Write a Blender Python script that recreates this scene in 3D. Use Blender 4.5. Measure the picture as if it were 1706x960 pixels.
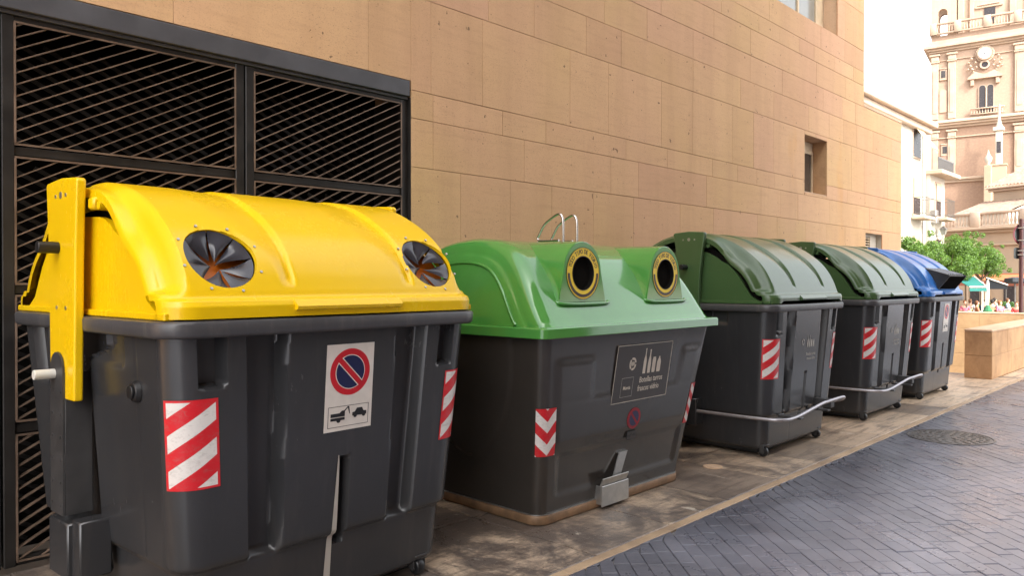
import bpy, bmesh, math, random
from mathutils import Vector, Matrix
R = math.radians
random.seed(7)
for o in list(bpy.data.objects): bpy.data.objects.remove(o)
scn = bpy.context.scene
COL = scn.collection

# ------------------------------------------------------------------ camera
cam = bpy.data.cameras.new('camera'); camo = bpy.data.objects.new('camera', cam); COL.objects.link(camo)
cam.sensor_width = 36; cam.lens = 27.01; cam.clip_start = 0.05; cam.clip_end = 2000
camo.location = (0, 0, 1.45); camo.rotation_euler = (R(90 - 0.448), 0, R(43.8 - 90))
scn.camera = camo

# ------------------------------------------------------------------ light
SUN_AZ, SUN_EL = 250.0, 42.0          # azimuth of the sun measured from +X
w = bpy.data.worlds.new('World'); scn.world = w; w.use_nodes = True
nt = w.node_tree; nt.nodes.clear()
sky = nt.nodes.new('ShaderNodeTexSky'); sky.sky_type = 'NISHITA'; sky.sun_disc = False
sky.sun_elevation = R(SUN_EL); sky.sun_rotation = R(90 - SUN_AZ)
sky.air_density = 1.0; sky.dust_density = 5.0; sky.ozone_density = 0.6
hs = nt.nodes.new('ShaderNodeHueSaturation'); hs.inputs['Saturation'].default_value = 0.22; hs.inputs['Value'].default_value = 2.1
bg = nt.nodes.new('ShaderNodeBackground'); bg.inputs['Strength'].default_value = 0.15
wo = nt.nodes.new('ShaderNodeOutputWorld')
nt.links.new(sky.outputs[0], hs.inputs['Color']); nt.links.new(hs.outputs[0], bg.inputs['Color']); nt.links.new(bg.outputs[0], wo.inputs[0])
sl = bpy.data.lights.new('sun', 'SUN'); sl.energy = 2.0; sl.angle = R(0.6); sl.color = (1.0, 0.95, 0.87)
so = bpy.data.objects.new('sun', sl); COL.objects.link(so)
sd = Vector((math.cos(R(SUN_AZ)) * math.cos(R(SUN_EL)), math.sin(R(SUN_AZ)) * math.cos(R(SUN_EL)), math.sin(R(SUN_EL))))
so.rotation_euler = sd.to_track_quat('Z', 'Y').to_euler(); so.location = sd * 50
vs = scn.view_settings; scn.display_settings.display_device = 'sRGB'
vs.view_transform = 'Standard'; vs.look = 'None'; vs.gamma = 1; vs.use_curve_mapping = False
vs.exposure = 1.16

# ------------------------------------------------------------------ helpers
def tag(o, label=None, cat=None, group=None, kind=None):
    if label: o['label'] = label
    if cat: o['category'] = cat
    if group: o['group'] = group
    if kind: o['kind'] = kind
    return o
def empty(name, loc=(0, 0, 0), rz=0.0, label=None, cat=None, group=None, kind=None):
    o = bpy.data.objects.new(name, None); COL.objects.link(o); o.location = loc; o.rotation_euler = (0, 0, rz)
    o.empty_display_size = 0.1
    return tag(o, label, cat, group, kind)
def copy_tree(o, parent=None):
    c = o.copy(); COL.objects.link(c); c.parent = parent
    for ch in o.children: copy_tree(ch, c)
    return c
def sm(x, a, b):
    if a == b: return 1.0 if x >= a else 0.0
    t = max(0.0, min(1.0, (x - a) / (b - a))); return t * t * (3 - 2 * t)
def bxm(x, a, b, w=0.014): return sm(x, a, a + w) * (1 - sm(x, b - w, b))

class MB:
    def __init__(s): s.v = []; s.f = []; s.m = []
    def add(s, vs, fs, mi=0):
        n = len(s.v); s.v += [tuple(p) for p in vs]
        for f in fs: s.f.append([i + n for i in f]); s.m.append(mi)
        return s
    def box(s, x0, x1, y0, y1, z0, z1, mi=0, M=None):
        vs = [Vector(p) for p in ((x0,y0,z0),(x1,y0,z0),(x1,y1,z0),(x0,y1,z0),(x0,y0,z1),(x1,y0,z1),(x1,y1,z1),(x0,y1,z1))]
        if M: vs = [M @ p for p in vs]
        return s.add(vs, [(0,3,2,1),(4,5,6,7),(0,1,5,4),(1,2,6,5),(2,3,7,6),(3,0,4,7)], mi)
    def bbox(s, x0, x1, y0, y1, z0, z1, b=0.004, mi=0, M=None):
        """box with chamfered edges"""
        vs = []; idx = {}
        X = (x0, x1); Y = (y0, y1); Z = (z0, z1); sg = (1, -1)
        for i in (0,1):
            for j in (0,1):
                for k in (0,1):
                    for ax in range(3):
                        p = [X[i] + sg[i]*b, Y[j] + sg[j]*b, Z[k] + sg[k]*b]
                        p[ax] = (X, Y, Z)[ax][(i, j, k)[ax]]
                        idx[(i,j,k,ax)] = len(vs); vs.append(Vector(p))
        fs = []
        def q(keys, nrm):
            f = [idx[k] for k in keys]
            a, b_, c = vs[f[0]], vs[f[1]], vs[f[2]]
            if (b_ - a).cross(c - b_).dot(nrm) < 0: f.reverse()
            fs.append(f)
        for ax in range(3):
            o1, o2 = [a for a in range(3) if a != ax]
            for sde in (0,1):
                ks = []
                for (p, r_) in ((0,0),(1,0),(1,1),(0,1)):
                    t = [0,0,0]; t[ax] = sde; t[o1] = p; t[o2] = r_; ks.append((*t, ax))
                n = Vector((0,0,0)); n[ax] = 1 if sde else -1; q(ks, n)
        for ax in range(3):
            o1, o2 = [a for a in range(3) if a != ax]
            for p in (0,1):
                for r_ in (0,1):
                    t0 = [0,0,0]; t0[o1] = p; t0[o2] = r_; t1 = list(t0); t1[ax] = 1
                    n = Vector((0,0,0)); n[o1] = 1 if p else -1; n[o2] = 1 if r_ else -1
                    q([(*t0, o1), (*t1, o1), (*t1, o2), (*t0, o2)], n)
        for i in (0,1):
            for j in (0,1):
                for k in (0,1):
                    n = Vector((1 if i else -1, 1 if j else -1, 1 if k else -1)); q([(i,j,k,0),(i,j,k,1),(i,j,k,2)], n)
        if M: vs = [M @ p for p in vs]
        return s.add(vs, fs, mi)
    def tube(s, pts, r, n=10, mi=0, caps=True):
        pts = [Vector(p) for p in pts]; rr = r if isinstance(r, (list, tuple)) else [r] * len(pts)
        rings = []; up = None
        for i, p in enumerate(pts):
            d = ((pts[min(i+1, len(pts)-1)] - p).normalized() + (p - pts[max(i-1, 0)]).normalized())
            d = d.normalized() if d.length > 1e-6 else Vector((0,0,1))
            if up is None: up = Vector((0,0,1)) if abs(d.z) < 0.9 else Vector((1,0,0))
            a = d.cross(up).normalized(); b = a.cross(d).normalized(); up = b
            rings.append([p + (a*math.cos(t) + b*math.sin(t)) * rr[i] for t in [2*math.pi*k/n for k in range(n)]])
        return s.loft(rings, caps, mi)
    def loft(s, rings, caps=False, mi=0, closed=True, capflags=(True, True)):
        n = len(rings[0]); vs = [p for r_ in rings for p in r_]; fs = []
        for i in range(len(rings) - 1):
            for k in range(n if closed else n - 1):
                k2 = (k + 1) % n; fs.append((i*n + k, i*n + k2, (i+1)*n + k2, (i+1)*n + k))
        if caps:
            if capflags[0]: fs.append(tuple(range(n))[::-1])
            if capflags[1]: fs.append(tuple((len(rings)-1)*n + k for k in range(n)))
        return s.add(vs, fs, mi)
    def cyl(s, a, b, r, n=20, mi=0, r2=None):
        return s.tube([a, b], [r, r if r2 is None else r2], n, mi)
    def prism(s, poly, M, d0, d1, mi=0):
        """poly in local xy, extruded along local z from d0 to d1"""
        n = len(poly); vs = [M @ Vector((p[0], p[1], d0)) for p in poly] + [M @ Vector((p[0], p[1], d1)) for p in poly]
        fs = [tuple(range(n))[::-1], tuple(range(n, 2*n))] + [(i, (i+1) % n, n + (i+1) % n, n + i) for i in range(n)]
        return s.add(vs, fs, mi)
    def build(s, name, mats, parent=None, smooth=None, bevel=None, recalc=True):
        me = bpy.data.meshes.new(name); me.from_pydata([tuple(p) for p in s.v], [], s.f)
        mats = mats if isinstance(mats, (list, tuple)) else [mats]
        for m in mats: me.materials.append(m)
        for p, i in zip(me.polygons, s.m): p.material_index = i
        if recalc:
            bm = bmesh.new(); bm.from_mesh(me); bmesh.ops.recalc_face_normals(bm, faces=bm.faces[:]); bm.to_mesh(me); bm.free()
        if smooth is not None:
            me.shade_smooth(); me.set_sharp_from_angle(angle=R(smooth))
        me.update()
        o = bpy.data.objects.new(name, me); COL.objects.link(o)
        if parent: o.parent = parent
        if bevel:
            b = o.modifiers.new('bevel', 'BEVEL'); b.width = bevel; b.segments = 3; b.limit_method = 'ANGLE'; b.angle_limit = R(40)
        return o

def frame(o, x, y, z=None):
    """matrix with given origin and local x, y axes"""
    x = Vector(x).normalized(); z = x.cross(Vector(y)).normalized(); y = z.cross(x)
    M = Matrix((x, y, z)).transposed().to_4x4(); M.translation = Vector(o); return M

def text_geo(mb, txt, M, size, mi=0, align='CENTER', width=1.0, thick=0.0004, bold=0.0):
    cu = bpy.data.curves.new('t', 'FONT'); cu.body = txt; cu.size = size; cu.align_x = align; cu.align_y = 'CENTER'
    cu.extrude = thick; cu.resolution_u = 2; cu.offset = bold
    ob = bpy.data.objects.new('t', cu); COL.objects.link(ob)
    dg = bpy.context.evaluated_depsgraph_get(); me = bpy.data.meshes.new_from_object(ob.evaluated_get(dg))
    S = Matrix.Diagonal((width, 1, 1, 1))
    mb.add([M @ (S @ v.co) for v in me.vertices], [tuple(p.vertices) for p in me.polygons], mi)
    bpy.data.objects.remove(ob); bpy.data.curves.remove(cu); bpy.data.meshes.remove(me)

# ------------------------------------------------------------------ materials
def newmat(name):
    m = bpy.data.materials.new(name); m.use_nodes = True; nt = m.node_tree; nt.nodes.clear()
    out = nt.nodes.new('ShaderNodeOutputMaterial'); p = nt.nodes.new('ShaderNodeBsdfPrincipled'); nt.links.new(p.outputs[0], out.inputs[0])
    return m, nt, p
def coords(nt, kind='Object'):
    return nt.nodes.new('ShaderNodeTexCoord').outputs[kind]
def noise(nt, co, scale, detail=4, rough=0.55, dist=0.0, stretch=None):
    if stretch:
        mp = nt.nodes.new('ShaderNodeMapping'); mp.inputs['Scale'].default_value = stretch; nt.links.new(co, mp.inputs[0]); co = mp.outputs[0]
    n = nt.nodes.new('ShaderNodeTexNoise'); n.inputs['Scale'].default_value = scale; n.inputs['Detail'].default_value = detail
    n.inputs['Roughness'].default_value = rough; n.inputs['Distortion'].default_value = dist
    nt.links.new(co, n.inputs['Vector']); return n.outputs['Fac']
def ramp(nt, fac, stops):
    r = nt.nodes.new('ShaderNodeValToRGB'); e = r.color_ramp.elements
    while len(e) > 1: e.remove(e[-1])
    e[0].position = stops[0][0]; e[0].color = (*stops[0][1], 1) if len(stops[0][1]) == 3 else stops[0][1]
    for p, c in stops[1:]:
        k = e.new(p); k.color = (*c, 1)
    nt.links.new(fac, r.inputs[0]); return r.outputs[0]
def g(v): return (v, v, v)
def mix(nt, fac, a, b, mode='MIX'):
    m = nt.nodes.new('ShaderNodeMix'); m.data_type = 'RGBA'; m.blend_type = mode
    for s, x in ((m.inputs[0], fac), (m.inputs[6], a), (m.inputs[7], b)):
        if isinstance(x, (int, float)): s.default_value = x
        elif isinstance(x, tuple): s.default_value = (*x, 1)
        else: nt.links.new(x, s)
    return m.outputs[2]
def mth(nt, op, a, b=None, c=None):
    m = nt.nodes.new('ShaderNodeMath'); m.operation = op
    for s, x in zip(m.inputs, (a, b, c)):
        if x is None: continue
        if isinstance(x, (int, float)): s.default_value = x
        else: nt.links.new(x, s)
    return m.outputs[0]
def bump(nt, p, h, strength, dist=0.01):
    b = nt.nodes.new('ShaderNodeBump'); b.inputs['Strength'].default_value = strength; b.inputs['Distance'].default_value = dist
    nt.links.new(h, b.inputs['Height']); nt.links.new(b.outputs[0], p.inputs['Normal'])
def plain(name, col, rough=0.5, metal=0.0, var=0.12, scale=6.0, bmp=0.0, bscale=60, spec=0.5):
    m, nt, p = newmat(name); co = coords(nt)
    n = noise(nt, co, scale, 5)
    c = ramp(nt, n, [(0.3, tuple(x*(1-var) for x in col)), (0.7, tuple(min(1, x*(1+var)) for x in col))])
    nt.links.new(c, p.inputs['Base Color'])
    nt.links.new(ramp(nt, n, [(0.3, g(rough*0.85)), (0.7, g(min(1, rough*1.15)))]), p.inputs['Roughness'])
    p.inputs['Metallic'].default_value = metal; p.inputs['Specular IOR Level'].default_value = spec
    if bmp: bump(nt, p, noise(nt, co, bscale, 3), bmp, 0.002)
    return m
def plastic(name, col, rough, dirt=(0.10, 0.085, 0.065), damt=0.35, coat=0.0, var=0.08, bmp=0.12, spec=0.5, scuff=0.5):
    """moulded plastic: faint mottling, dust film and streaks running down"""
    m, nt, p = newmat(name); co = coords(nt)
    big = noise(nt, co, 2.2, 5, 0.6)
    base = ramp(nt, big, [(0.3, tuple(x*(1-var) for x in col)), (0.7, tuple(min(1, x*(1+var)) for x in col))])
    st = noise(nt, co, 5.0, 5, 0.65, 0.3, (3.0, 3.0, 0.35)); st = ramp(nt, st, [(0.52, g(0)), (0.75, g(1))])
    spk = noise(nt, co, 55, 3, 0.7); spk = ramp(nt, spk, [(0.60, g(0)), (0.72, g(0.7))])
    patch = ramp(nt, noise(nt, co, 1.6, 4, 0.7), [(0.45, g(0)), (0.7, g(1))])
    sc1 = ramp(nt, noise(nt, co, 9.0, 6, 0.8, 2.5, (1, 1, 4.0)), [(0.695, g(0)), (0.71, g(1))]); sc2 = ramp(nt, noise(nt, co, 1.3, 2), [(0.5, g(0)), (0.6, g(0.5))])
    base = mix(nt, mth(nt, 'MULTIPLY', mth(nt, 'MULTIPLY', sc1, sc2), scuff), base, tuple(min(1, x*1.6 + 0.10) for x in col))
    d = mth(nt, 'MULTIPLY', mth(nt, 'ADD', mth(nt, 'MULTIPLY', st, 0.6), mth(nt, 'MULTIPLY', spk, patch)), damt)
    c = mix(nt, d, base, dirt); nt.links.new(c, p.inputs['Base Color'])
    sc = noise(nt, co, 30, 6, 0.75, 0.0, (1, 1, 0.5))
    nt.links.new(ramp(nt, mth(nt, 'ADD', mth(nt, 'MULTIPLY', sc, 0.5), mth(nt, 'MULTIPLY', big, 0.5)), [(0.35, g(rough*0.9)), (0.65, g(min(1, rough*1.12)))]), p.inputs['Roughness'])
    p.inputs['Specular IOR Level'].default_value = spec; p.inputs['Coat Weight'].default_value = coat; p.inputs['Coat Roughness'].default_value = 0.12
    if bmp: bump(nt, p, mth(nt, 'ADD', noise(nt, co, 220, 2), mth(nt, 'MULTIPLY', noise(nt, co, 5, 2), 4.0)), bmp, 0.003)
    return m

def stone_clad():
    m, nt, p = newmat('sandstone_cladding'); co = coords(nt)
    geo = nt.nodes.new('ShaderNodeNewGeometry'); rnd = geo.outputs['Random Per Island']
    a = ramp(nt, rnd, [(0.0, (0.50, 0.305, 0.145)), (0.2, (0.575, 0.36, 0.180)), (0.4, (0.49, 0.285, 0.155)), (0.6, (0.60, 0.37, 0.195)), (0.8, (0.525, 0.335, 0.155)), (1.0, (0.54, 0.315, 0.185))])
    cl = noise(nt, co, 1.3, 5, 0.65, 0.4); a = mix(nt, ramp(nt, cl, [(0.35, g(0)), (0.7, g(0.55))]), a, (0.60, 0.37, 0.20))
    pk = ramp(nt, noise(nt, co, 0.5, 3, 0.5), [(0.45, g(0)), (0.65, g(0.45))]); a = mix(nt, pk, a, (0.55, 0.31, 0.20))
    och = ramp(nt, noise(nt, co, 1.1, 3, 0.5, 0.2, (1.5, 1, 0.45)), [(0.64, g(0)), (0.74, g(0.5))]); a = mix(nt, och, a, (0.56, 0.29, 0.09))
    wash = noise(nt, co, 1.6, 5, 0.65, 0.2, (2.2, 1, 0.25)); a = mix(nt, ramp(nt, wash, [(0.48, g(0)), (0.72, g(0.35))]), a, (0.40, 0.235, 0.125))
    band = noise(nt, co, 3.0, 5, 0.7, 0.5, (1.0, 1.0, 9.0)); a = mix(nt, ramp(nt, band, [(0.5, g(0)), (0.72, g(0.28))]), a, (0.36, 0.21, 0.11))
    fine = noise(nt, co, 95, 4, 0.7); a = mix(nt, ramp(nt, fine, [(0.52, g(0)), (0.68, g(0.40))]), a, (0.33, 0.195, 0.10))
    pitmask = ramp(nt, noise(nt, co, 2.4, 3, 0.6), [(0.40, g(0)), (0.62, g(1))])
    pit = ramp(nt, noise(nt, co, 60, 2, 0.5, 0.6, (1.0, 1.0, 1.7)), [(0.665, g(0)), (0.70, g(1))])
    pit = mth(nt, 'MULTIPLY', pit, pitmask)
    rare = ramp(nt, noise(nt, co, 21, 1, 0.4), [(0.775, g(0)), (0.79, g(1))])
    pits = mth(nt, 'MAXIMUM', pit, rare)
    a = mix(nt, mth(nt, 'MULTIPLY', pits, 0.75), a, (0.12, 0.07, 0.04)); nt.links.new(a, p.inputs['Base Color'])
    p.inputs['Roughness'].default_value = 0.78; p.inputs['Specular IOR Level'].default_value = 0.3
    h = mth(nt, 'SUBTRACT', mth(nt, 'MULTIPLY', fine, 0.5), pits); bump(nt, p, h, 0.5, 0.004)
    return m
def stone_block(name, base, dark, rough=0.8):
    m, nt, p = newmat(name); co = coords(nt)
    a = ramp(nt, noise(nt, co, 2.5, 6, 0.7, 0.4), [(0.3, dark), (0.55, base), (0.75, tuple(min(1, x*1.12) for x in base))])
    f = noise(nt, co, 70, 4, 0.7); a = mix(nt, ramp(nt, f, [(0.5, g(0)), (0.7, g(0.4))]), a, tuple(x*0.5 for x in base))
    geo = nt.nodes.new('ShaderNodeNewGeometry')
    a = mix(nt, ramp(nt, geo.outputs['Random Per Island'], [(0, g(0)), (1, g(0.25))]), a, tuple(x*0.75 for x in base))
    nt.links.new(a, p.inputs['Base Color']); p.inputs['Roughness'].default_value = rough; bump(nt, p, f, 0.4, 0.004)
    return m
def paving_mat():
    m, nt, p = newmat('pavement_limestone'); co = coords(nt)
    geo = nt.nodes.new('ShaderNodeNewGeometry'); rnd = geo.outputs['Random Per Island']
    a = ramp(nt, rnd, [(0, (0.52, 0.39, 0.275)), (0.35, (0.60, 0.455, 0.32)), (0.7, (0.47, 0.355, 0.25)), (1, (0.57, 0.43, 0.30))])
    a = mix(nt, ramp(nt, noise(nt, co, 7, 6, 0.7), [(0.4, g(0)), (0.7, g(0.35))]), a, (0.24, 0.18, 0.13))
    sx = nt.nodes.new('ShaderNodeSeparateXYZ'); nt.links.new(co, sx.inputs[0]); mr = nt.nodes.new('ShaderNodeMapRange'); nt.links.new(sx.outputs['X'], mr.inputs[0])
    mr.inputs['From Min'].default_value = 3.0; mr.inputs['From Max'].default_value = 8.5; mr.inputs['To Min'].default_value = -0.035; mr.inputs['To Max'].default_value = 0.11
    st = mth(nt, 'ADD', noise(nt, co, 1.7, 10, 0.78, 0.4, (1.3, 1.0, 1)), mr.outputs[0]); a = mix(nt, ramp(nt, st, [(0.44, g(0.90)), (0.50, g(0.55)), (0.57, g(0.0))]), a, (0.085, 0.070, 0.064))
    sl = ramp(nt, mth(nt, 'FRACT', mth(nt, 'MULTIPLY', rnd, 7.31)), [(0.60, g(0)), (0.66, g(0.55)), (1.0, g(0.75))]); a = mix(nt, sl, a, (0.13, 0.105, 0.09))
    sk = noise(nt, co, 3.0, 8, 0.75, 0.5, (0.6, 5.0, 1)); a = mix(nt, ramp(nt, sk, [(0.50, g(0)), (0.60, g(0.6))]), a, (0.10, 0.075, 0.06))
    wh = noise(nt, co, 2.4, 9, 0.72, 0.9, (1.4, 0.7, 1)); a = mix(nt, ramp(nt, wh, [(0.630, g(0)), (0.655, g(0.75))]), a, (0.62, 0.54, 0.44))
    dots = ramp(nt, noise(nt, co, 42, 3, 0.6), [(0.64, g(0)), (0.69, g(0.75))]); a = mix(nt, dots, a, (0.05, 0.04, 0.035))
    lt = ramp(nt, noise(nt, co, 60, 3, 0.6), [(0.66, g(0)), (0.70, g(0.5))]); a = mix(nt, lt, a, (0.6, 0.5, 0.4))
    nt.links.new(a, p.inputs['Base Color'])
    nt.links.new(ramp(nt, st, [(0.35, g(0.26)), (0.65, g(0.50))]), p.inputs['Roughness'])
    bump(nt, p, mth(nt, 'ADD', noise(nt, co, 40, 5, 0.7), mth(nt, 'MULTIPLY', st, 2.0)), 0.35, 0.006)
    return m
def sett_mat():
    m, nt, p = newmat('basalt_setts'); co = coords(nt)
    geo = nt.nodes.new('ShaderNodeNewGeometry'); rnd = geo.outputs['Random Per Island']
    a = ramp(nt, rnd, [(0, (0.25, 0.26, 0.32)), (0.5, (0.285, 0.295, 0.36)), (1, (0.325, 0.33, 0.395))])
    # the strip beside the kerb is darker, with a ragged edge
    sx = nt.nodes.new('ShaderNodeSeparateXYZ'); nt.links.new(co, sx.inputs[0])
    nn = noise(nt, co, 1.1, 5, 0.65, 0.6)
    e = mth(nt, 'ADD', sx.outputs['Y'], mth(nt, 'MULTIPLY', mth(nt, 'SUBTRACT', nn, 0.5), 1.6))
    kerbside = mth(nt, 'MULTIPLY', ramp(nt, e, [(0.0, g(0)), (1.0, g(1))]), 1.0)
    rr = nt.nodes.new('ShaderNodeMapRange'); rr.inputs['From Min'].default_value = 1.15; rr.inputs['From Max'].default_value = 2.35; nt.links.new(e, rr.inputs[0])
    a = mix(nt, mth(nt, 'MULTIPLY', rr.outputs[0], 0.80), a, (0.045, 0.045, 0.055))
    f = noise(nt, co, 30, 5, 0.7); a = mix(nt, ramp(nt, f, [(0.45, g(0)), (0.7, g(0.3))]), a, (0.20, 0.20, 0.22))
    gum = ramp(nt, noise(nt, co, 11, 1, 0.4), [(0.765, g(0)), (0.78, g(0.6))]); a = mix(nt, gum, a, (0.045, 0.045, 0.045))
    oil = ramp(nt, noise(nt, co, 0.8, 5, 0.7, 0.8), [(0.52, g(0)), (0.66, g(0.35))]); a = mix(nt, oil, a, (0.12, 0.12, 0.135))
    nt.links.new(a, p.inputs['Base Color'])
    nt.links.new(ramp(nt, noise(nt, co, 2.0, 5, 0.7), [(0.3, g(0.22)), (0.7, g(0.40))]), p.inputs['Roughness'])
    p.inputs['Specular IOR Level'].default_value = 0.7
    bump(nt, p, mth(nt, 'ADD', f, mth(nt, 'MULTIPLY', noise(nt, co, 9, 3), 1.5)), 0.35, 0.004)
    return m
def brick_mat(name, base, mortar, scale, bw=0.5, rh=0.25, ms=0.01, rot=None, rough=0.8, var=0.85):
    m, nt, p = newmat(name); co = coords(nt)
    mp = nt.nodes.new('ShaderNodeMapping'); nt.links.new(co, mp.inputs[0])
    if rot: mp.inputs['Rotation'].default_value = rot
    b = nt.nodes.new('ShaderNodeTexBrick'); nt.links.new(mp.outputs[0], b.inputs['Vector'])
    b.inputs['Color1'].default_value = (*base, 1); b.inputs['Color2'].default_value = (*[x*var for x in base], 1)
    b.inputs['Mortar'].default_value = (*mortar, 1); b.inputs['Scale'].default_value = scale
    b.inputs['Brick Width'].default_value = bw; b.inputs['Row Height'].default_value = rh; b.inputs['Mortar Size'].default_value = ms
    a = mix(nt, ramp(nt, noise(nt, co, 0.7, 6, 0.7), [(0.4, g(0)), (0.7, g(0.45))]), b.outputs['Color'], tuple(x*0.72 for x in base))
    a = mix(nt, ramp(nt, noise(nt, co, 4, 5, 0.7), [(0.45, g(0)), (0.75, g(0.35))]), a, tuple(min(1, x*1.25) for x in base))
    nt.links.new(a, p.inputs['Base Color']); p.inputs['Roughness'].default_value = rough
    return m
def uvstripes(name, kind):
    """red and white reflective sheeting laid out on the sticker's own UV map"""
    m, nt, p = newmat(name); uv = nt.nodes.new('ShaderNodeUVMap'); sx = nt.nodes.new('ShaderNodeSeparateXYZ'); nt.links.new(uv.outputs[0], sx.inputs[0])
    U, V = sx.outputs['X'], sx.outputs['Y']
    if kind == 'diag': q = mth(nt, 'SUBTRACT', mth(nt, 'ADD', mth(nt, 'MULTIPLY', V, 2.56), 0.5), mth(nt, 'MULTIPLY', U, 1.0))
    elif kind == 'diag2': q = mth(nt, 'ADD', mth(nt, 'MULTIPLY', V, 2.9), mth(nt, 'MULTIPLY', U, 1.05))
    else: q = mth(nt, 'SUBTRACT', mth(nt, 'ADD', mth(nt, 'MULTIPLY', V, 2.13), 0.46), mth(nt, 'MULTIPLY', mth(nt, 'ABSOLUTE', mth(nt, 'SUBTRACT', U, 0.5)), 1.05))
    fr = mth(nt, 'FRACT', mth(nt, 'ADD', q, 2.0)); w = mth(nt, 'GREATER_THAN', fr, 0.5)
    if kind != 'chev':
        for A, e in ((U, 0.05), (V, 0.025)):
            w = mth(nt, 'MULTIPLY', w, mth(nt, 'MULTIPLY', mth(nt, 'GREATER_THAN', A, e), mth(nt, 'LESS_THAN', A, 1 - e)))
    co = coords(nt); d = ramp(nt, noise(nt, co, 26, 6, 0.8, 1.0, (1, 1, 2)), [(0.50, g(0)), (0.62, g(0.25)), (0.72, g(0.6))])
    c = mix(nt, w, (0.62, 0.012, 0.02), (0.74, 0.70, 0.66)); c = mix(nt, d, c, (0.25, 0.2, 0.17))
    nt.links.new(c, p.inputs['Base Color']); p.inputs['Roughness'].default_value = 0.3
    return m

M = {}
M['yellow'] = plastic('yellow_plastic', (0.80, 0.505, 0.003), 0.26, dirt=(0.6, 0.38, 0.02), damt=0.08, coat=0.06, var=0.03, bmp=0.03, spec=0.4)
M['grey'] = plastic('charcoal_plastic', (0.034, 0.034, 0.036), 0.25, dirt=(0.088, 0.078, 0.068), damt=0.3, bmp=0.008, spec=0.6)
M['rimgrey'] = plastic('rim_grey_plastic', (0.062, 0.060, 0.063), 0.34, dirt=(0.2, 0.18, 0.16), damt=0.5)
M['glass_green'] = plastic('bright_green_glassfibre', (0.070, 0.26, 0.050), 0.07, dirt=(0.11, 0.25, 0.08), damt=0.2, coat=0.6, var=0.1, bmp=0.02)
M['gbody'] = plastic('dark_glassfibre', (0.042, 0.036, 0.031), 0.20, dirt=(0.06, 0.05, 0.04), damt=0.2, coat=0.15, bmp=0.04)
M['dkgreen'] = plastic('dark_green_plastic', (0.050, 0.098, 0.034), 0.30, dirt=(0.12, 0.13, 0.09), damt=0.14, coat=0.25, bmp=0.0)
M['blue'] = plastic('blue_plastic', (0.020, 0.135, 0.43), 0.30, dirt=(0.1, 0.15, 0.3), damt=0.35, coat=0.2, bmp=0.05)
M['steel'] = plain('stainless_steel', (0.62, 0.60, 0.57), 0.22, 1.0, 0.06)
M['galv'] = plain('galvanised_steel', (0.45, 0.44, 0.42), 0.42, 0.9, 0.15, 14)
M['dksteel'] = plain('dark_painted_steel', (0.050, 0.048, 0.048), 0.45, 0.2, 0.2, 12, 0.1)
M['barpaint'] = plain('bare_bar_steel', (0.42, 0.40, 0.42), 0.33, 0.7, 0.15, 18)
M['gatebar'] = plain('rust_tinged_gate_bars', (0.17, 0.115, 0.082), 0.45, 0.35, 0.3, 9)
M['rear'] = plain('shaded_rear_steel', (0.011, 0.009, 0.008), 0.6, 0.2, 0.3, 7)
M['gateframe'] = plain('gate_frame_steel', (0.020, 0.017, 0.015), 0.45, 0.3, 0.3, 7)
M['lintel'] = plain('slate_grey_steel', (0.070, 0.068, 0.074), 0.50, 0.2, 0.18, 5, 0.15, 40)
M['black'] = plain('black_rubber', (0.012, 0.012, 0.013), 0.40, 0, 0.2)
M['flap'] = plain('rubber_flap', (0.045, 0.045, 0.055), 0.20, 0, 0.25, 10)
M['chutetop'] = plain('scuffed_grey_plastic', (0.10, 0.10, 0.11), 0.25, 0, 0.5, 8)
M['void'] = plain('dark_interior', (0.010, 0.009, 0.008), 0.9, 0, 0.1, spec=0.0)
M['lidglow'] = plain('orange_lid_glow', (0.50, 0.12, 0.006), 0.5, 0, 0.15)
M['white'] = plain('white_vinyl', (0.66, 0.60, 0.54), 0.45, 0, 0.06, 20)
M['red'] = plain('red_vinyl', (0.52, 0.010, 0.020), 0.35, 0, 0.08)
M['navy'] = plain('navy_vinyl', (0.010, 0.014, 0.065), 0.35, 0, 0.08)
M['fadered'] = plain('faded_red_vinyl', (0.27, 0.014, 0.022), 0.5, 0, 0.2)
M['ink'] = plain('black_ink', (0.012, 0.012, 0.014), 0.5)
M['print'] = plain('cream_print', (0.60, 0.53, 0.44), 0.6, 0, 0.1, 30)
M['fadeprint'] = plain('worn_grey_print', (0.42, 0.39, 0.35), 0.6, 0, 0.25, 60)
M['signbrown'] = plain('brown_sticker', (0.040, 0.032, 0.028), 0.35, 0, 0.06)
M['ringy'] = plain('yellow_vinyl', (0.84, 0.58, 0.012), 0.35, 0, 0.08)
M['ringd'] = plain('dark_brown_vinyl', (0.035, 0.014, 0.008), 0.35, 0, 0.08)
M['skid'] = plain('weathered_brown_skid', (0.26, 0.155, 0.085), 0.5, 0.1, 0.35, 9, 0.2)
M['pale_strip'] = plain('grey_beige_plate_and_slot_light', (0.42, 0.38, 0.33), 0.5, 0, 0.08)
M['pinw'] = plain('off_white_nylon', (0.62, 0.60, 0.54), 0.4, 0, 0.05)
M['stripe'] = uvstripes('diagonal_reflective', 'diag'); M['stripe2'] = uvstripes('mirrored_reflective', 'diag2'); M['chev'] = uvstripes('chevron_reflective', 'chev')
M['clad'] = stone_clad()
M['mortar'] = plain('dark_joint', (0.22, 0.13, 0.075), 0.9, 0, 0.6, 3)
M['block'] = stone_block('sandstone_block', (0.52, 0.31, 0.155), (0.32, 0.17, 0.08))
M['blocktop'] = stone_block('pale_coping', (0.58, 0.40, 0.26), (0.45, 0.30, 0.19))
M['parapet'] = stone_block('pale_limestone', (0.55, 0.37, 0.20), (0.42, 0.27, 0.14))
M['pave'] = paving_mat(); M['sett'] = sett_mat()
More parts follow.
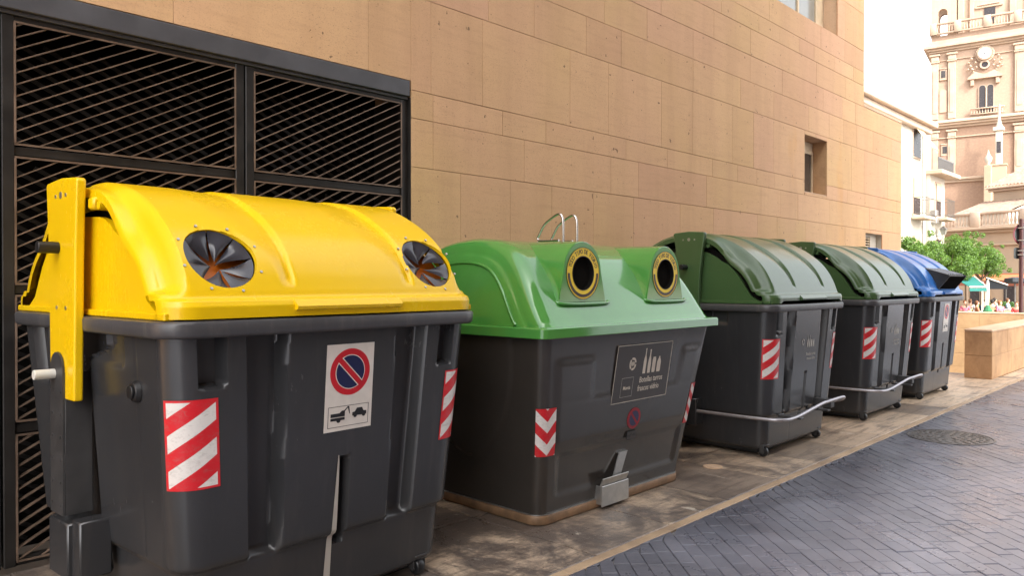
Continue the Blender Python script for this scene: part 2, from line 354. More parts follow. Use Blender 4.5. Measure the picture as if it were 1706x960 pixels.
M['sand'] = plain('joint_sand', (0.15, 0.145, 0.15), 0.9, 0, 0.3, 9)
M['darkjoint'] = plain('dark_pavement_joint', (0.05, 0.04, 0.03), 0.9)
M['plaza'] = brick_mat('plaza_paving', (0.36, 0.29, 0.22), (0.2, 0.16, 0.12), 1.0, 0.8, 0.4, 0.01)
M['iron'] = plain('cast_iron', (0.15, 0.14, 0.13), 0.38, 0.5, 0.3, 20, 0.3)
M['frame'] = plain('pale_window_frame', (0.52, 0.40, 0.26), 0.5)
M['render'] = plain('white_render', (0.46, 0.41, 0.335), 0.8, 0, 0.05, 1.2)
M['tower'] = brick_mat('pink_tower_stone', (0.46, 0.33, 0.24), (0.34, 0.235, 0.17), 1.0, 1.0, 0.5, 0.015)
M['towerlight'] = plain('pale_carved_stone', (0.41, 0.305, 0.225), 0.8, 0, 0.16, 0.8)
M['towerbrick'] = brick_mat('orange_tower_brick', (0.45, 0.285, 0.19), (0.28, 0.18, 0.125), 1.0, 0.5, 0.22, 0.015)
M['church'] = plain('cream_church_stone', (0.37, 0.27, 0.185), 0.8, 0, 0.12, 0.5)
M['tile'] = plain('roof_tiles', (0.24, 0.155, 0.115), 0.85, 0, 0.35, 2.5)
M['dkwin'] = plain('dark_window', (0.035, 0.028, 0.03), 0.25, 0, 0.3)
M['shutter'] = plain('brown_shutter', (0.16, 0.11, 0.075), 0.7)
M['awn'] = plain('tan_blind', (0.40, 0.33, 0.21), 0.8)
M['teal'] = plain('teal_canvas', (0.006, 0.115, 0.098), 0.8, 0, 0.06)
M['darkcanvas'] = plain('dark_canvas', (0.018, 0.022, 0.028), 0.8)
M['orange'] = plain('orange_canvas', (0.42, 0.125, 0.045), 0.8, 0, 0.08)
M['orangedk'] = plain('rust_valance', (0.25, 0.075, 0.04), 0.8)
M['pole'] = plain('oxblood_painted_pole', (0.055, 0.018, 0.018), 0.4, 0.2)
M['signback'] = plain('dark_sign_back', (0.045, 0.050, 0.050), 0.5, 0.4)
M['signrim'] = plain('red_sign_rim', (0.13, 0.015, 0.025), 0.45)
M['wood'] = plain('wicker', (0.42, 0.26, 0.12), 0.7)
M['tablew'] = plain('white_tabletop', (0.5, 0.48, 0.46), 0.4)
M['skin'] = plain('skin', (0.50, 0.29, 0.20), 0.6)
def glassmat(name, col, rough=0.06):
    m, nt, p = newmat(name); p.inputs['Base Color'].default_value = (*col, 1); p.inputs['Roughness'].default_value = rough
    p.inputs['Specular IOR Level'].default_value = 0.9; co = coords(nt); bump(nt, p, noise(nt, co, 2.0, 2), 0.06, 0.02); return m
M['glass'] = glassmat('window_glass', (0.05, 0.045, 0.04)); M['glasspale'] = glassmat('pale_reflecting_glass', (0.22, 0.22, 0.19), 0.12)
def leafmat(name, a, b):
    m, nt, p = newmat(name); geo = nt.nodes.new('ShaderNodeNewGeometry')
    nt.links.new(ramp(nt, geo.outputs['Random Per Island'], [(0, a), (1, b)]), p.inputs['Base Color']); p.inputs['Roughness'].default_value = 0.5
    p.inputs['Transmission Weight'].default_value = 0.0; p.inputs['Subsurface Weight'].default_value = 0.0
    out = [n for n in nt.nodes if n.type == 'OUTPUT_MATERIAL'][0]; tr = nt.nodes.new('ShaderNodeBsdfTranslucent'); ms = nt.nodes.new('ShaderNodeMixShader')
    tr.inputs[0].default_value = (b[0]*1.3, b[1]*1.4, b[2], 1); ms.inputs[0].default_value = 0.35
    nt.links.new(p.outputs[0], ms.inputs[1]); nt.links.new(tr.outputs[0], ms.inputs[2]); nt.links.new(ms.outputs[0], out.inputs[0]); return m
M['leaf'] = leafmat('citrus_leaves', (0.030, 0.075, 0.010), (0.12, 0.215, 0.030)); M['leaf2'] = leafmat('hedge_leaves', (0.03, 0.075, 0.015), (0.08, 0.17, 0.03))
M['bark'] = plain('bark', (0.13, 0.09, 0.06), 0.9, 0, 0.3, 12)

# ------------------------------------------------------------------ ground
KERB = 2.42; SLABTOP = 0.0
mb = MB(); mb.box(-250, 350, -250, 350, -1.6, -0.95); o = mb.build('plaza_ground', M['plaza']); tag(o, kind='structure')
# street deck: one body under the setts and the paving
mb = MB(); mb.box(-40, 60, -30, 2.415, -0.94, -0.012); o = mb.build('road_base', M['sand']); tag(o, kind='structure')
mb = MB(); mb.box(-40, 13.75, 2.417, 4.44, -0.94, -0.014); mb.box(13.75, 60, 2.417, 2.73, -0.94, -0.014); o = mb.build('pavement_base', M['darkjoint']); tag(o, kind='structure')
# setts, laid in courses at 45 degrees to the kerb
mb = MB(); cw, cl, gp = 0.086, 0.168, 0.0021
a = R(47.5); ux, uy = math.cos(a), math.sin(a); vx, vy = -math.sin(a), math.cos(a)
rnd = random.Random(3)
def put_sett(s0, s1, t0, t1, z):
    tx, ty = rnd.gauss(0, 0.006), rnd.gauss(0, 0.006); b = 0.0035; P = []
    cs, ct = (s0+s1)/2, (t0+t1)/2
    for (dz, ins) in ((-0.010, 0), (-0.0025, 0.0008), (0, b)):
        for (s, t) in ((s0+ins, t0+ins), (s1-ins, t0+ins), (s1-ins, t1-ins), (s0+ins, t1-ins)):
            x = s*ux + t*vx; y = s*uy + t*vy
            P.append((x, min(y, KERB - 0.004 - ins), z + dz + tx*(s-cs) + ty*(t-ct)))
    mb.add(P, [(8,9,10,11)] + [(i, (i+1) % 4, 4+(i+1) % 4, 4+i) for i in range(4)] + [(4+i, 4+(i+1) % 4, 8+(i+1) % 4, 8+i) for i in range(4)])
i0 = int(-30/cw)
for i in range(-260, 260):
    t0 = i*cw; off = rnd.random()*cl; s = -4.0 + off
    if i % 2 == 0: s += cl*0.5
    while s < 24:
        ln = cl*rnd.uniform(0.93, 1.07); cx = (s+ln/2)*ux + t0*vx; cy = (s+ln/2)*uy + t0*vy
        if 1.2 < cx < 24 and -5.0 < cy < KERB + 0.11 and (cx*0.692 - cy*0.722) < 0.75*(cx*0.722 + cy*0.692) + 0.5:
            if min((q[0]*uy + q[1]*vy) for q in ((s, t0), (s+ln, t0), (s+ln, t0+cw), (s, t0+cw))) < KERB - 0.003:
                put_sett(s + gp*0.5, s + ln - gp*0.5, t0 + gp*0.5, t0 + cw - gp*0.5, rnd.gauss(0, 0.0013))
        s += ln
o = mb.build('road_setts', M['sett']); tag(o, kind='structure')
# the same stone beyond the modelled setts
mb = MB(); mb.box(-40, 1.18, -30, KERB - 0.01, -0.0115, -0.003); mb.box(24.1, 60, -30, KERB - 0.01, -0.0115, -0.003); mb.box(1.19, 24.09, -30, -5.15, -0.0115, -0.003)
o = mb.build('road', M['sett']); tag(o, kind='structure')
# limestone pavement
M['kerb'] = stone_block('kerb_stone', (0.47, 0.33, 0.205), (0.22, 0.15, 0.10), 0.55)
mb = MB(); rnd = random.Random(11)
x = -6.0
while x < 13.7:
    ln = rnd.choice((0.74, 0.74, 0.9)); x1 = min(x + ln, 13.74)
    mb.bbox(x + 0.002, x1 - 0.002, KERB, 2.4855, -0.03, 0.0, 0.004); x = x1
o = mb.build('kerb', M['kerb']); tag(o, kind='structure'); mb = MB()
x = -6.0 + 0.32; ys = [2.489, 3.32, 4.438]
while x < 13.7:
    ln = rnd.choice((0.72, 0.74, 0.76, 1.48)); x1 = min(x + ln, 13.74); yy = 2.489; 
    while yy < 4.43:
        y1 = min(4.438, yy + rnd.uniform(0.55, 0.95))
        if 4.438 - y1 < 0.25: y1 = 4.438
        mb.bbox(x + 0.004, x1 - 0.004, yy + 0.003, y1 - 0.004, -0.03, rnd.uniform(-0.002, 0.002), 0.004); yy = y1
    x = x1
o = mb.build('pavement', M['pave']); tag(o, kind='structure')
# paved margin right of the kerb end (in front of the stone block)
mb = MB(); rnd = random.Random(5); x = 13.755
while x < 24:
    mb.bbox(x, x + 0.74, KERB, 2.725, -0.03, 0.001, 0.003); x += 0.745
o = mb.build('pavement_margin', M['pave']); tag(o, kind='structure')

# manhole cover
t = empty('manhole_cover', (7.985, 2.0, -0.0035), 0, 'round cast iron manhole cover set in the dark paving', 'manhole cover')
mb = MB(); n = 48
def circ(r, z, n=48, cx=0, cy=0): return [(cx + r*math.cos(2*math.pi*k/n), cy + r*math.sin(2*math.pi*k/n), z) for k in range(n)]
mb.loft([circ(0.335, -0.006), circ(0.335, 0.0065), circ(0.33, 0.008), circ(0.325, 0.0085)], True)
for ring, cnt in ((0.07, 5), (0.13, 10), (0.19, 16), (0.25, 21), (0.30, 26)):
    for k in range(cnt):
        aa = 2*math.pi*k/cnt; c_, s_ = math.cos(aa), math.sin(aa)
        mb.bbox(-0.017, 0.017, -0.017, 0.017, 0.0075, 0.0135, 0.002, M=Matrix.Translation((ring*c_, ring*s_, 0)) @ Matrix.Rotation(aa, 4, 'Z'))
mb.build('cover_plate', M['iron'], t, 30)
mb = MB(); mb.loft([circ(0.362, 0.0), circ(0.362, 0.010), circ(0.345, 0.010), circ(0.345, 0.0)]); mb.build('cover_frame', M['iron'], t, 30)
# small round access cap in the pavement
mb = MB(); mb.loft([circ(0.075, -0.003), circ(0.075, 0.0035), circ(0.069, 0.005), circ(0.060, 0.005), circ(0.058, 0.004)], True)
o = mb.build('access_cap', M['blocktop']); o.location = (5.42, 3.02, 0.002); tag(o, 'small round pale access cap in the stained pavement beside the third container', 'cap')

# ------------------------------------------------------------------ stone building
WY = 4.45
COURSES = [0.0, 0.76, 1.53, 2.30, 2.66, 2.865, 3.56, 3.92, 4.25, 4.58, 4.80, 5.13, 5.72, 6.05, 6.75, 7.10, 7.80, 8.2, 9.0, 9.5]
OPEN = [(-1.6, 3.57, -1, 2.93), (10.50, 11.28, 2.70, 3.50), (12.85, 13.63, 1.925, 2.24), (9.2, 11.66, 5.13, 7.4), (12.76, 99, 4.25, 99)]
b = empty('stone_clad_building', (5, WY, 0), 0, 'tan stone clad building lining the street behind the containers', 'building')
def wpart(name, mb, mat, par=None, **k):
    o = mb.build(name, mat, None, **k); o.parent = par or b; o.matrix_parent_inverse = (par or b).matrix_world.inverted() if False else Matrix.Translation(-Vector((5, WY, 0))); return o
def subtract(rect, op):
    x0, x1, z0, z1 = rect; a0, a1, c0, c1 = op
    if a0 >= x1 or a1 <= x0 or c0 >= z1 or c1 <= z0: return [rect]
    out = []
    if a0 > x0: out.append((x0, a0, z0, z1))
    if a1 < x1: out.append((a1, x1, z0, z1))
    m0, m1 = max(a0, x0), min(a1, x1)
    if c0 > z0: out.append((m0, m1, z0, c0))
    if c1 < z1: out.append((m0, m1, c1, z1))
    return out
mb = MB(); rnd = random.Random(21)
JO = {2.66: [3.78, 4.53, 5.07], 2.30: [3.78, 4.79, 6.02], 2.865: [3.76, 4.30, 5.40, 5.98, 6.9], 1.53: [4.06, 4.62, 5.15, 5.75, 6.4]}
for ci in range(len(COURSES) - 1):
    z0, z1 = COURSES[ci], COURSES[ci+1]; x = -12 + rnd.random()
    xs = []
    while x < 14.59:
        xs.append(x); x += rnd.choice((0.55, 0.72, 0.9, 1.1, 1.35)) if z1 - z0 > 0.3 else rnd.choice((0.5, 0.6, 0.75, 0.95))
    for k, L in JO.items():
        if abs(k - z0) < 0.01: xs = sorted([q for q in xs if q < L[0] - 0.4 or q > L[-1] + 0.35] + L)
    xs.append(14.6)
    for i in range(len(xs) - 1):
        rects = [(xs[i], xs[i+1], z0, z1)]
        if xs[i+1] - xs[i] < 0.02: continue
        for op in OPEN: rects = [q for r_ in rects for q in subtract(r_, op)]
        for (p0, p1, q0, q1) in rects:
            if p1 - p0 < 0.03 or q1 - q0 < 0.03: continue
            dy = rnd.gauss(0, 0.0006)
            mb.bbox(p0 + 0.0013, p1 - 0.0013, WY + dy, WY + 0.022, q0 + 0.0019, q1 - 0.0019, 0.0016)
# end return of the low wing and the tall wing
for (xe, za, zb) in ((14.6, 0, 4.25), (12.755, 4.25, 9.5)):
    for ci in range(len(COURSES) - 1):
        z0, z1 = COURSES[ci], COURSES[ci+1]
        if z0 < za - 0.01 or z1 > zb + 0.01: continue
        y = WY + 0.022
        while y < 12:
            ln = rnd.choice((0.7, 0.9, 1.2)); mb.bbox(xe - 0.02, xe, y + 0.002, y + ln - 0.002, z0 + 0.0022, z1 - 0.0022, 0.002); y += ln
wpart('stone_cladding', mb, M['clad'], smooth=None)
mb = MB(); Y1 = WY + 0.0225
def wallrect(x0, x1, z0, z1, ops):
    rs = [(x0, x1, z0, z1)]
    for op in ops: rs = [q for r_ in rs for q in subtract(r_, op)]
    return rs
for (p0, p1, q0, q1) in wallrect(-12, 14.575, 0, 4.24, OPEN[:4]) + wallrect(-12, 12.73, 4.24, 9.48, OPEN[:4]):
    mb.box(p0, p1, Y1, Y1 + 0.42, q0, q1)
mb.box(-12, 12.73, 12.0, 12.3, 0, 9.48); mb.box(14.2, 14.575, Y1 + 0.42, 12.3, 0, 4.24); mb.box(12.35, 12.73, Y1 + 0.42, 12.0, 4.24, 9.48)
wpart('wall', mb, M['mortar'])
mb = MB(); mb.bbox(-12, 12.76, WY - 0.003, 12.3, 9.505, 9.62, 0.01); mb.bbox(12.76, 14.61, WY - 0.003, 12.3, 4.252, 4.30, 0.008); mb.box(12.7, 14.5, Y1+0.4, 12, 4.1, 4.2)
wpart('coping', mb, M['blocktop'])
# reveals of openings, windows
def reveal(x0, x1, z0, z1, depth, mat, name='window_reveal'):
    mb = MB(); y0, y1 = WY + 0.0225, WY + depth
    mb.box(x0 - 0.02, x0 + 0.001, y0, y1, z0, z1); mb.box(x1 - 0.001, x1 + 0.02, y0, y1, z0, z1)
    mb.box(x0 + 0.0015, x1 - 0.0015, y0, y1, z1 - 0.001, z1 + 0.02); mb.box(x0 + 0.0015, x1 - 0.0015, y0, y1, z0 - 0.02, z0 + 0.001); return wpart(name, mb, mat)
wn = empty('window'); wn.parent = b
def wkid(par, name, mb, mat, **k):
    o = mb.build(name, mat, None, **k); o.parent = par; o.matrix_parent_inverse = Matrix.Translation(-Vector((5, WY, 0))); return o
reveal(10.50, 11.28, 2.70, 3.50, 0.30, M['block'])
mb = MB(); yF = WY + 0.20
mb.bbox(10.505, 11.275, yF, yF + 0.05, 2.705, 2.75, 0.004); mb.bbox(10.505, 11.275, yF, yF + 0.05, 3.32, 3.37, 0.004)
mb.bbox(10.505, 10.55, yF + 0.001, yF + 0.05, 2.752, 3.318, 0.004); mb.bbox(11.23, 11.275, yF + 0.001, yF + 0.05, 2.752, 3.318, 0.004)
mb.bbox(10.505, 11.275, yF + 0.01, yF + 0.05, 3.372, 3.495, 0.004)
wkid(wn, 'frame', mb, M['frame']); mb = MB(); mb.box(10.55, 11.23, yF + 0.02, yF + 0.03, 2.75, 3.32); wkid(wn, 'pane', mb, M['glass'])
mb = MB(); mb.bbox(10.503, 11.277, WY + 0.002, yF - 0.002, 2.7015, 2.712, 0.003); wkid(wn, 'sill', mb, M['blocktop'])
wn2 = empty('window'); wn2.parent = b
reveal(9.2, 11.66, 5.13, 7.4, 0.30, M['blocktop'])
mb = MB()
for (p, q) in ((9.21, 9.26), (10.02, 10.07), (10.72, 10.77), (11.35, 11.40)): mb.bbox(p, q, yF, yF + 0.05, 5.14, 7.39, 0.004)
mb.bbox(9.26, 11.4, yF + 0.003, yF + 0.05, 5.135, 5.165, 0.004); mb.bbox(9.26, 11.4, yF + 0.003, yF + 0.05, 5.80, 5.83, 0.004)
mb.bbox(11.402, 11.655, yF + 0.01, yF + 0.05, 5.135, 7.395, 0.003)
wkid(wn2, 'frame', mb, M['frame']); mb = MB(); mb.box(9.22, 11.38, yF + 0.02, yF + 0.03, 5.15, 7.38); wkid(wn2, 'pane', mb, M['glasspale'])
vn = empty('vent_niche'); vn.parent = b
mb = MB(); y0 = WY + 0.0225; mb.box(12.84, 12.852, y0, WY+0.10, 1.925, 2.24); mb.box(13.628, 13.64, y0, WY+0.10, 1.925, 2.24); mb.box(12.853, 13.627, y0, WY+0.10, 2.239, 2.25); mb.box(12.853, 13.627, y0, WY+0.10, 1.915, 1.926); mb.box(12.853, 13.627, WY+0.10, WY+0.11, 1.926, 2.239)
wkid(vn, 'niche_lining', mb, M['render'])
mb = MB()
for k in range(5): mb.bbox(12.90, 13.22, WY + 0.065, WY + 0.095, 1.985 + k*0.042, 2.003 + k*0.042, 0.002)
mb.box(12.89, 12.90, WY+0.06, WY+0.099, 1.97, 2.19); mb.box(13.22, 13.23, WY+0.06, WY+0.099, 1.97, 2.19); wkid(vn, 'slats', mb, M['frame'])
mb = MB(); mb.box(12.90, 13.22, WY + 0.0955, WY + 0.0985, 1.975, 2.185); wkid(vn, 'grille_void', mb, M['void'])
# service bay behind the gates
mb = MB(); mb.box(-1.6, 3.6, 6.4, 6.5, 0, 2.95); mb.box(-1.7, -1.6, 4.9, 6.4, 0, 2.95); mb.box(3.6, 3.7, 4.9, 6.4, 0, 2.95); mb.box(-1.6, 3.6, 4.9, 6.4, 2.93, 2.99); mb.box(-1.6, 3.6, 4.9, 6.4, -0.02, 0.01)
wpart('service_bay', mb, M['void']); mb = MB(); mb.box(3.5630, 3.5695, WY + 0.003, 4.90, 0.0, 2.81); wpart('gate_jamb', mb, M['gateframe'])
mb = MB(); mb.bbox(-1.59, 3.555, WY - 0.006, WY + 0.12, 2.812, 2.926, 0.004); mb.bbox(-1.59, 3.555, WY + 0.02, WY + 0.10, 2.792, 2.811, 0.002)
wpart('lintel', mb, M['lintel'])

# slatted steel gates
def gate(x0, x1, label):
    gt = empty('slatted_gate', (x0, WY, 0), 0, label, 'gate', 'slatted steel gates of the service bay')
    W = x1 - x0; pw = 0.055; fb = MB(); fb.bbox(0, pw, 0.03, 0.09, 0.01, 2.79, 0.004); fb.bbox(W - pw, W, 0.03, 0.09, 0.01, 2.79, 0.004)
    fb.bbox(pw, W - pw, 0.035, 0.085, 2.765, 2.79, 0.003)
    bands = [(0.03, 0.68), (0.74, 1.385), (1.435, 2.085), (2.14, 2.765)]
    for z in (0.01, 0.685, 1.39, 2.09): fb.bbox(pw, W - pw, 0.045, 0.08, z, z + 0.045, 0.003)
    fb.build('frame', M['gateframe'], gt)
    eb = MB()
    for (p, q) in bands:                                  # thin bright edge irons round each field
        for z in (p, q - 0.010): eb.box(pw, W - pw, 0.030, 0.0345, z, z + 0.010)
        eb.box(pw - 0.002, pw + 0.008, 0.028, 0.0345, p + 0.0105, q - 0.0105); eb.box(W - pw - 0.008, W - pw + 0.002, 0.028, 0.0345, p + 0.0105, q - 0.0105)
    eb.build('edge_irons', M['gatebar'], gt)
    gb = MB(); bk = MB(); tn = math.tan(R(27.8)); sp = 0.0590
    def clip(xa, xb, za, zb, z_at0, slope):
        pts = []
        x_lo, x_hi = xa, xb; f = lambda x: z_at0 + slope*(x - xa)
        lo, hi = min(f(x_lo), f(x_hi)), max(f(x_lo), f(x_hi))
        if hi < za or lo > zb: return None
        def xz(z): return xa + (z - z_at0)/slope
        cand = sorted([x_lo, x_hi, xz(za), xz(zb)])
        ok = [x for x in cand if x_lo - 1e-6 <= x <= x_hi + 1e-6 and za - 1e-6 <= f(x) <= zb + 1e-6]
        if len(ok) < 2 or ok[-1] - ok[0] < 0.01: return None
        return (ok[0], f(ok[0])), (ok[-1], f(ok[-1]))
    for (p, q) in bands:
        k = -40
        while k < 60:
            s = clip(pw + 0.006, W - pw - 0.006, p + 0.008, q - 0.008, p + k*sp + 0.01, tn); k += 1
            if s:
                (xa, za), (xb, zb) = s; d = Vector((xb-xa, 0, zb-za)); L = d.length
                Mx = Matrix.Translation((xa, 0, za)) @ Matrix.Rotation(-math.atan2(zb-za, xb-xa), 4, 'Y')
                gb.box(0, L, 0.036, 0.062, -0.0030, 0.0030, M=Mx)
        k = -10
        while k < 60:
            s = clip(pw, W - pw, p, q, p + k*0.075, -tn); k += 1
            if s:
                (xa, za), (xb, zb) = s; L = math.hypot(xb-xa, zb-za)
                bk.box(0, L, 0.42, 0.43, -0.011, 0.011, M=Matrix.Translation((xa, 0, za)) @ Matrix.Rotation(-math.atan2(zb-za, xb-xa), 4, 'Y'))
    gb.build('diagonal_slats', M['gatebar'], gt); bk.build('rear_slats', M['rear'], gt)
    return gt
gate(1.005, 2.285, 'slatted steel gate behind the yellow lidded container')
gate(2.295, 3.562, 'slatted steel gate nearest the tan stone wall')
gate(-0.285, 0.995, 'slatted steel gate cut by the left edge of the photo')

# ------------------------------------------------------------------ side-loading containers
CX = 0.76; DEP = 1.64; YC = 0.82
def perim(a, y0, y1, r, nF=118, nS=120, nC=9):
    P = []
    for i in range(nF): t = i/nF; P.append((-a + r + t*(2*a - 2*r), y0, 0, -1, 'F', -0.65 + 1.30*t))
    for i in range(nC): t = R(-90 + 90*i/nC); P.append((a - r + r*math.cos(t), y0 + r + r*math.sin(t), math.cos(t), math.sin(t), 'CF', 0))
    for i in range(nS): t = i/nS; P.append((a, y0 + r + t*(y1 - y0 - 2*r), 1, 0, 'S', 0.11 + t*1.42))
    for i in range(nC): t = R(0 + 90*i/nC); P.append((a - r + r*math.cos(t), y1 - r + r*math.sin(t), math.cos(t), math.sin(t), 'C', 0))
    for i in range(40): t = i/40; P.append((a - r - t*(2*a - 2*r), y1, 0, 1, 'B', 0.65 - 1.3*t))
    for i in range(nC): t = R(90 + 90*i/nC); P.append((-a + r + r*math.cos(t), y1 - r + r*math.sin(t), math.cos(t), math.sin(t), 'C', 0))
    for i in range(nS): t = i/nS; P.append((-a, y1 - r - t*(y1 - y0 - 2*r), -1, 0, 'S', 1.53 - t*1.42))
    for i in range(nC): t = R(180 + 90*i/nC); P.append((-a + r + r*math.cos(t), y0 + r + r*math.sin(t), math.cos(t), math.sin(t), 'CF', 0))
    return P
def dims(z):
    k = 1 - (z - 0.12)/1.09
    return CX - 0.035 - 0.075*k, 0.04 + 0.085*k, DEP - 0.04 - 0.085*k
def boff(side, s, z):
    tub = 1 - sm(z, 0.325, 0.355); o = -0.030*tub - 0.035*(1 - sm(z, 0.052, 0.09))**2
    up = sm(z, 0.325, 0.36)
    if side == 'F':
        w0 = 0.285 + 0.03*(1 - z); o -= 0.070*bxm(abs(s), w0, 0.47, 0.024)*up
        o -= 0.048*bxm(s, -0.012, 0.050, 0.012)*(1 - sm(z, 0.655, 0.675))*(1 if z > 0.30 else 0.0)
        o -= 0.055*bxm(abs(s), 0.555, 0.700, 0.014)*sm(z, 1.015, 1.04)
        o += 0.010*(bxm(s, -0.33, -0.32, 0.005) + bxm(s, -0.01, 0.0, 0.005))*0
        o -= 0.006*(bxm(s, -0.20, -0.19, 0.005) + bxm(s, 0.20, 0.21, 0.005))*tub
    if side == 'CF': o -= 0.006*0
    if side == 'S':
        e = 0.56 + 0.20*(1 - sm(z, 1.10, 1.16)); o -= 0.050*bxm(s, e, 1.24, 0.02)*sm(z, 0.20, 0.24)*1.0
        o -= 0.020*bxm(s, 0.40, e, 0.014)*sm(z, 1.08, 1.12)
        o -= 0.012*(1 - sm(s, 0.0, 0.0))*0
        o -= 0.045*bxm(s, 1.30, 1.46, 0.02)*sm(z, 0.95, 0.99)
        o -= 0.005*bxm(s, 0.275, 0.29, 0.007)*up
    return o
def body_pt(i_side, x, y, nx, ny, z, s, extra=0.0):
    o = boff(i_side, s, z) + extra; return (x + nx*o, y + ny*o, z)
def side_body():
    mb = MB(); rings = []; z = 0.052
    zs = [0.052, 0.056, 0.066, 0.08, 0.10, 0.125, 0.15]
    while zs[-1] < 1.215: zs.append(zs[-1] + 0.0125)
    for z in zs:
        a, y0, y1 = dims(z); rings.append([body_pt(sd_, x, y, nx, ny, z, s) for (x, y, nx, ny, sd_, s) in perim(a, y0, y1, 0.115)])
    mb.loft(rings, True); return mb
def rr(a, y0, y1, r, z, n=10):
    P = []
    for (cx_, cy_, t0) in ((a - r, y0 + r, -90), (a - r, y1 - r, 0), (-a + r, y1 - r, 90), (-a + r, y0 + r, 180)):
        for i in range(n + 1): t = R(t0 + 90*i/n); P.append((cx_ + r*math.cos(t), cy_ + r*math.sin(t), z))
    return P
PROF = [(0.008, 1.274), (0.006, 1.318), (0.016, 1.336), (0.044, 1.348), (0.060, 1.382), (0.092, 1.450), (0.142, 1.527), (0.220, 1.606), (0.345, 1.689), (0.500, 1.760), (0.620, 1.794), (0.734, 1.813), (0.820, 1.818)]
def prof_full():
    P = PROF[:]; return P + [(2*YC - y, z) for (y, z) in PROF[-2::-1]]
def catmull(P, per):
    out = []
    for i in range(len(P) - 1):
        p0, p1, p2, p3 = [Vector(P[max(0, min(len(P)-1, i + k))]) for k in (-1, 0, 1, 2)]
        for j in range(per):
            t = j/per
            if i < 2 or i > len(P) - 4: q = p1.lerp(p2, t)
            else: q = 0.5*((2*p1) + (p2 - p0)*t + (2*p0 - 5*p1 + 4*p2 - p3)*t*t + (3*p1 - p0 - 3*p2 + p3)*t*t*t)
            out.append(q)
    out.append(Vector(P[-1])); return out
LF = [1.0]
def zl(z): return 1.30 + (z - 1.30)*LF[0] if z > 1.30 else z
def hood_mesh(mats, hole_x=(), hole_r=0.136, groove=0.022):
    curve = [Vector((q.x, zl(q.y))) for q in catmull(prof_full(), 7)]; n = len(curve)
    nrm = []
    for i in range(n):
        d = (curve[min(n-1, i+1)] - curve[max(0, i-1)]).normalized(); nrm.append(Vector((-d.y, d.x)))
    XE = 0.735; xs = []
    x = 0.0
    ed = [0, 0.006, 0.014, 0.022, 0.030, 0.038, 0.05, 0.062, 0.075, 0.088, 0.10, 0.112, 0.124, 0.136, 0.15]
    mid = [(-XE + 0.15) + (2*XE - 0.30)*k/170 for k in range(1, 170)]
    xs = [-XE + e for e in ed] + mid + [XE - e for e in ed[::-1]]
    bm = bmesh.new(); grid = []
    for x in xs:
        e = XE - abs(x); row = []
        # the hood steps down to an outer band along each gable
        ge = 1 - 0.14*sm(e, 0.0, 0.012) - 0.10*sm(e, 0.012, 0.036) - 0.76*sm(e, 0.036, 0.088) + 0.0
        for i, q in enumerate(curve):
            t = min(i, n - 1 - i)/(n/2); y, z = q
            zn = 1.30 + (z - 1.30)/LF[0]
            d0 = 0.122*sm(zn, 1.350, 1.42)*(1 - 0.72*sm(zn, 1.66, 1.80))
            b_ = -d0*ge; yy, zz = y, z
            if LF[0] > 1.05 and zn < 1.31 and y < YC: zz += 0.022*sm(e, 0.10, 0.15)*sm(1.31 - zn, 0.0, 0.03)
            if e < 0.11:
                ins = (0.11 - math.sqrt(max(0.0, 0.11**2 - (0.11 - e)**2)))*0.92*(1 - sm(zn, 1.345, 1.42)); yy += ins if y < YC else -ins
            k = sm(zn, 1.42, 1.76); wg = 0.060 + 0.170*k
            for xr in (-0.225, 0.375):
                u_ = (xr - x)/wg
                if -0.3 < u_ < 1.0: b_ -= groove*sm(zn, 1.385, 1.425)*(1 - 0.45*sm(zn, 1.70, 1.81))*max(0.0, (1 - max(u_, 0.0)))**1.3*sm(xr + 0.008 - x, 0.0, 0.014)
            if z < 1.36 and abs(x) < 0.36: b_ += 0.0
            # handle recess pressed into the front flange
            N = nrm[i]; row.append(bm.verts.new((x, yy - 0 + N.x*b_, zz + N.y*b_)))
        grid.append(row)
    for a_ in range(len(xs) - 1):
        for i in range(n - 1): bm.faces.new((grid[a_][i], grid[a_][i+1], grid[a_+1][i+1], grid[a_+1][i]))
    # hole frames
    frames = []
    for hx in hole_x:
        i = min(range(n//2), key=lambda k: abs(curve[k].y - (1.30 + 0.210*LF[0]))); c = Vector((hx, curve[i].x, curve[i].y)); nn = Vector((0, nrm[i].x, nrm[i].y))
        if nn.y > 0: nn = -nn
        ex = Vector((1, 0, 0)); ey = nn.cross(ex).normalized()
        if ey.z < 0: ey = -ey
        frames.append((c, ex, ey, nn))
        def pol(co):
            q = co - c; return q.dot(ex), q.dot(ey), q.dot(nn)
        def snap(v):
            a_, b2, h_ = pol(v.co); rad = math.hypot(a_, b2); v.co = c + ex*(a_/rad*hole_r) + ey*(b2/rad*hole_r) + nn*h_
        near = [v for v in bm.verts if v.co.y < YC and abs(pol(v.co)[2]) < 0.12]
        for v in near:
            a_, b2, h_ = pol(v.co)
            if abs(math.hypot(a_, b2) - hole_r) < 0.0055: snap(v)
        dead = []
        for f in bm.faces:
            m_ = f.calc_center_median(); a_, b2, h_ = pol(m_)
            if abs(h_) < 0.12 and m_.y < YC and math.hypot(a_, b2) < hole_r: dead.append(f)
        bmesh.ops.delete(bm, geom=dead, context='FACES')
        for v in bm.verts:
            if v.is_boundary and v.co.y < YC:
                a_, b2, h_ = pol(v.co)
                if abs(h_) < 0.12 and math.hypot(a_, b2) < hole_r*1.2: snap(v)
    be = [e for e in bm.edges if e.is_boundary]
    r_ = bmesh.ops.extrude_edge_only(bm, edges=be); vv = [g_ for g_ in r_['geom'] if isinstance(g_, bmesh.types.BMVert)]
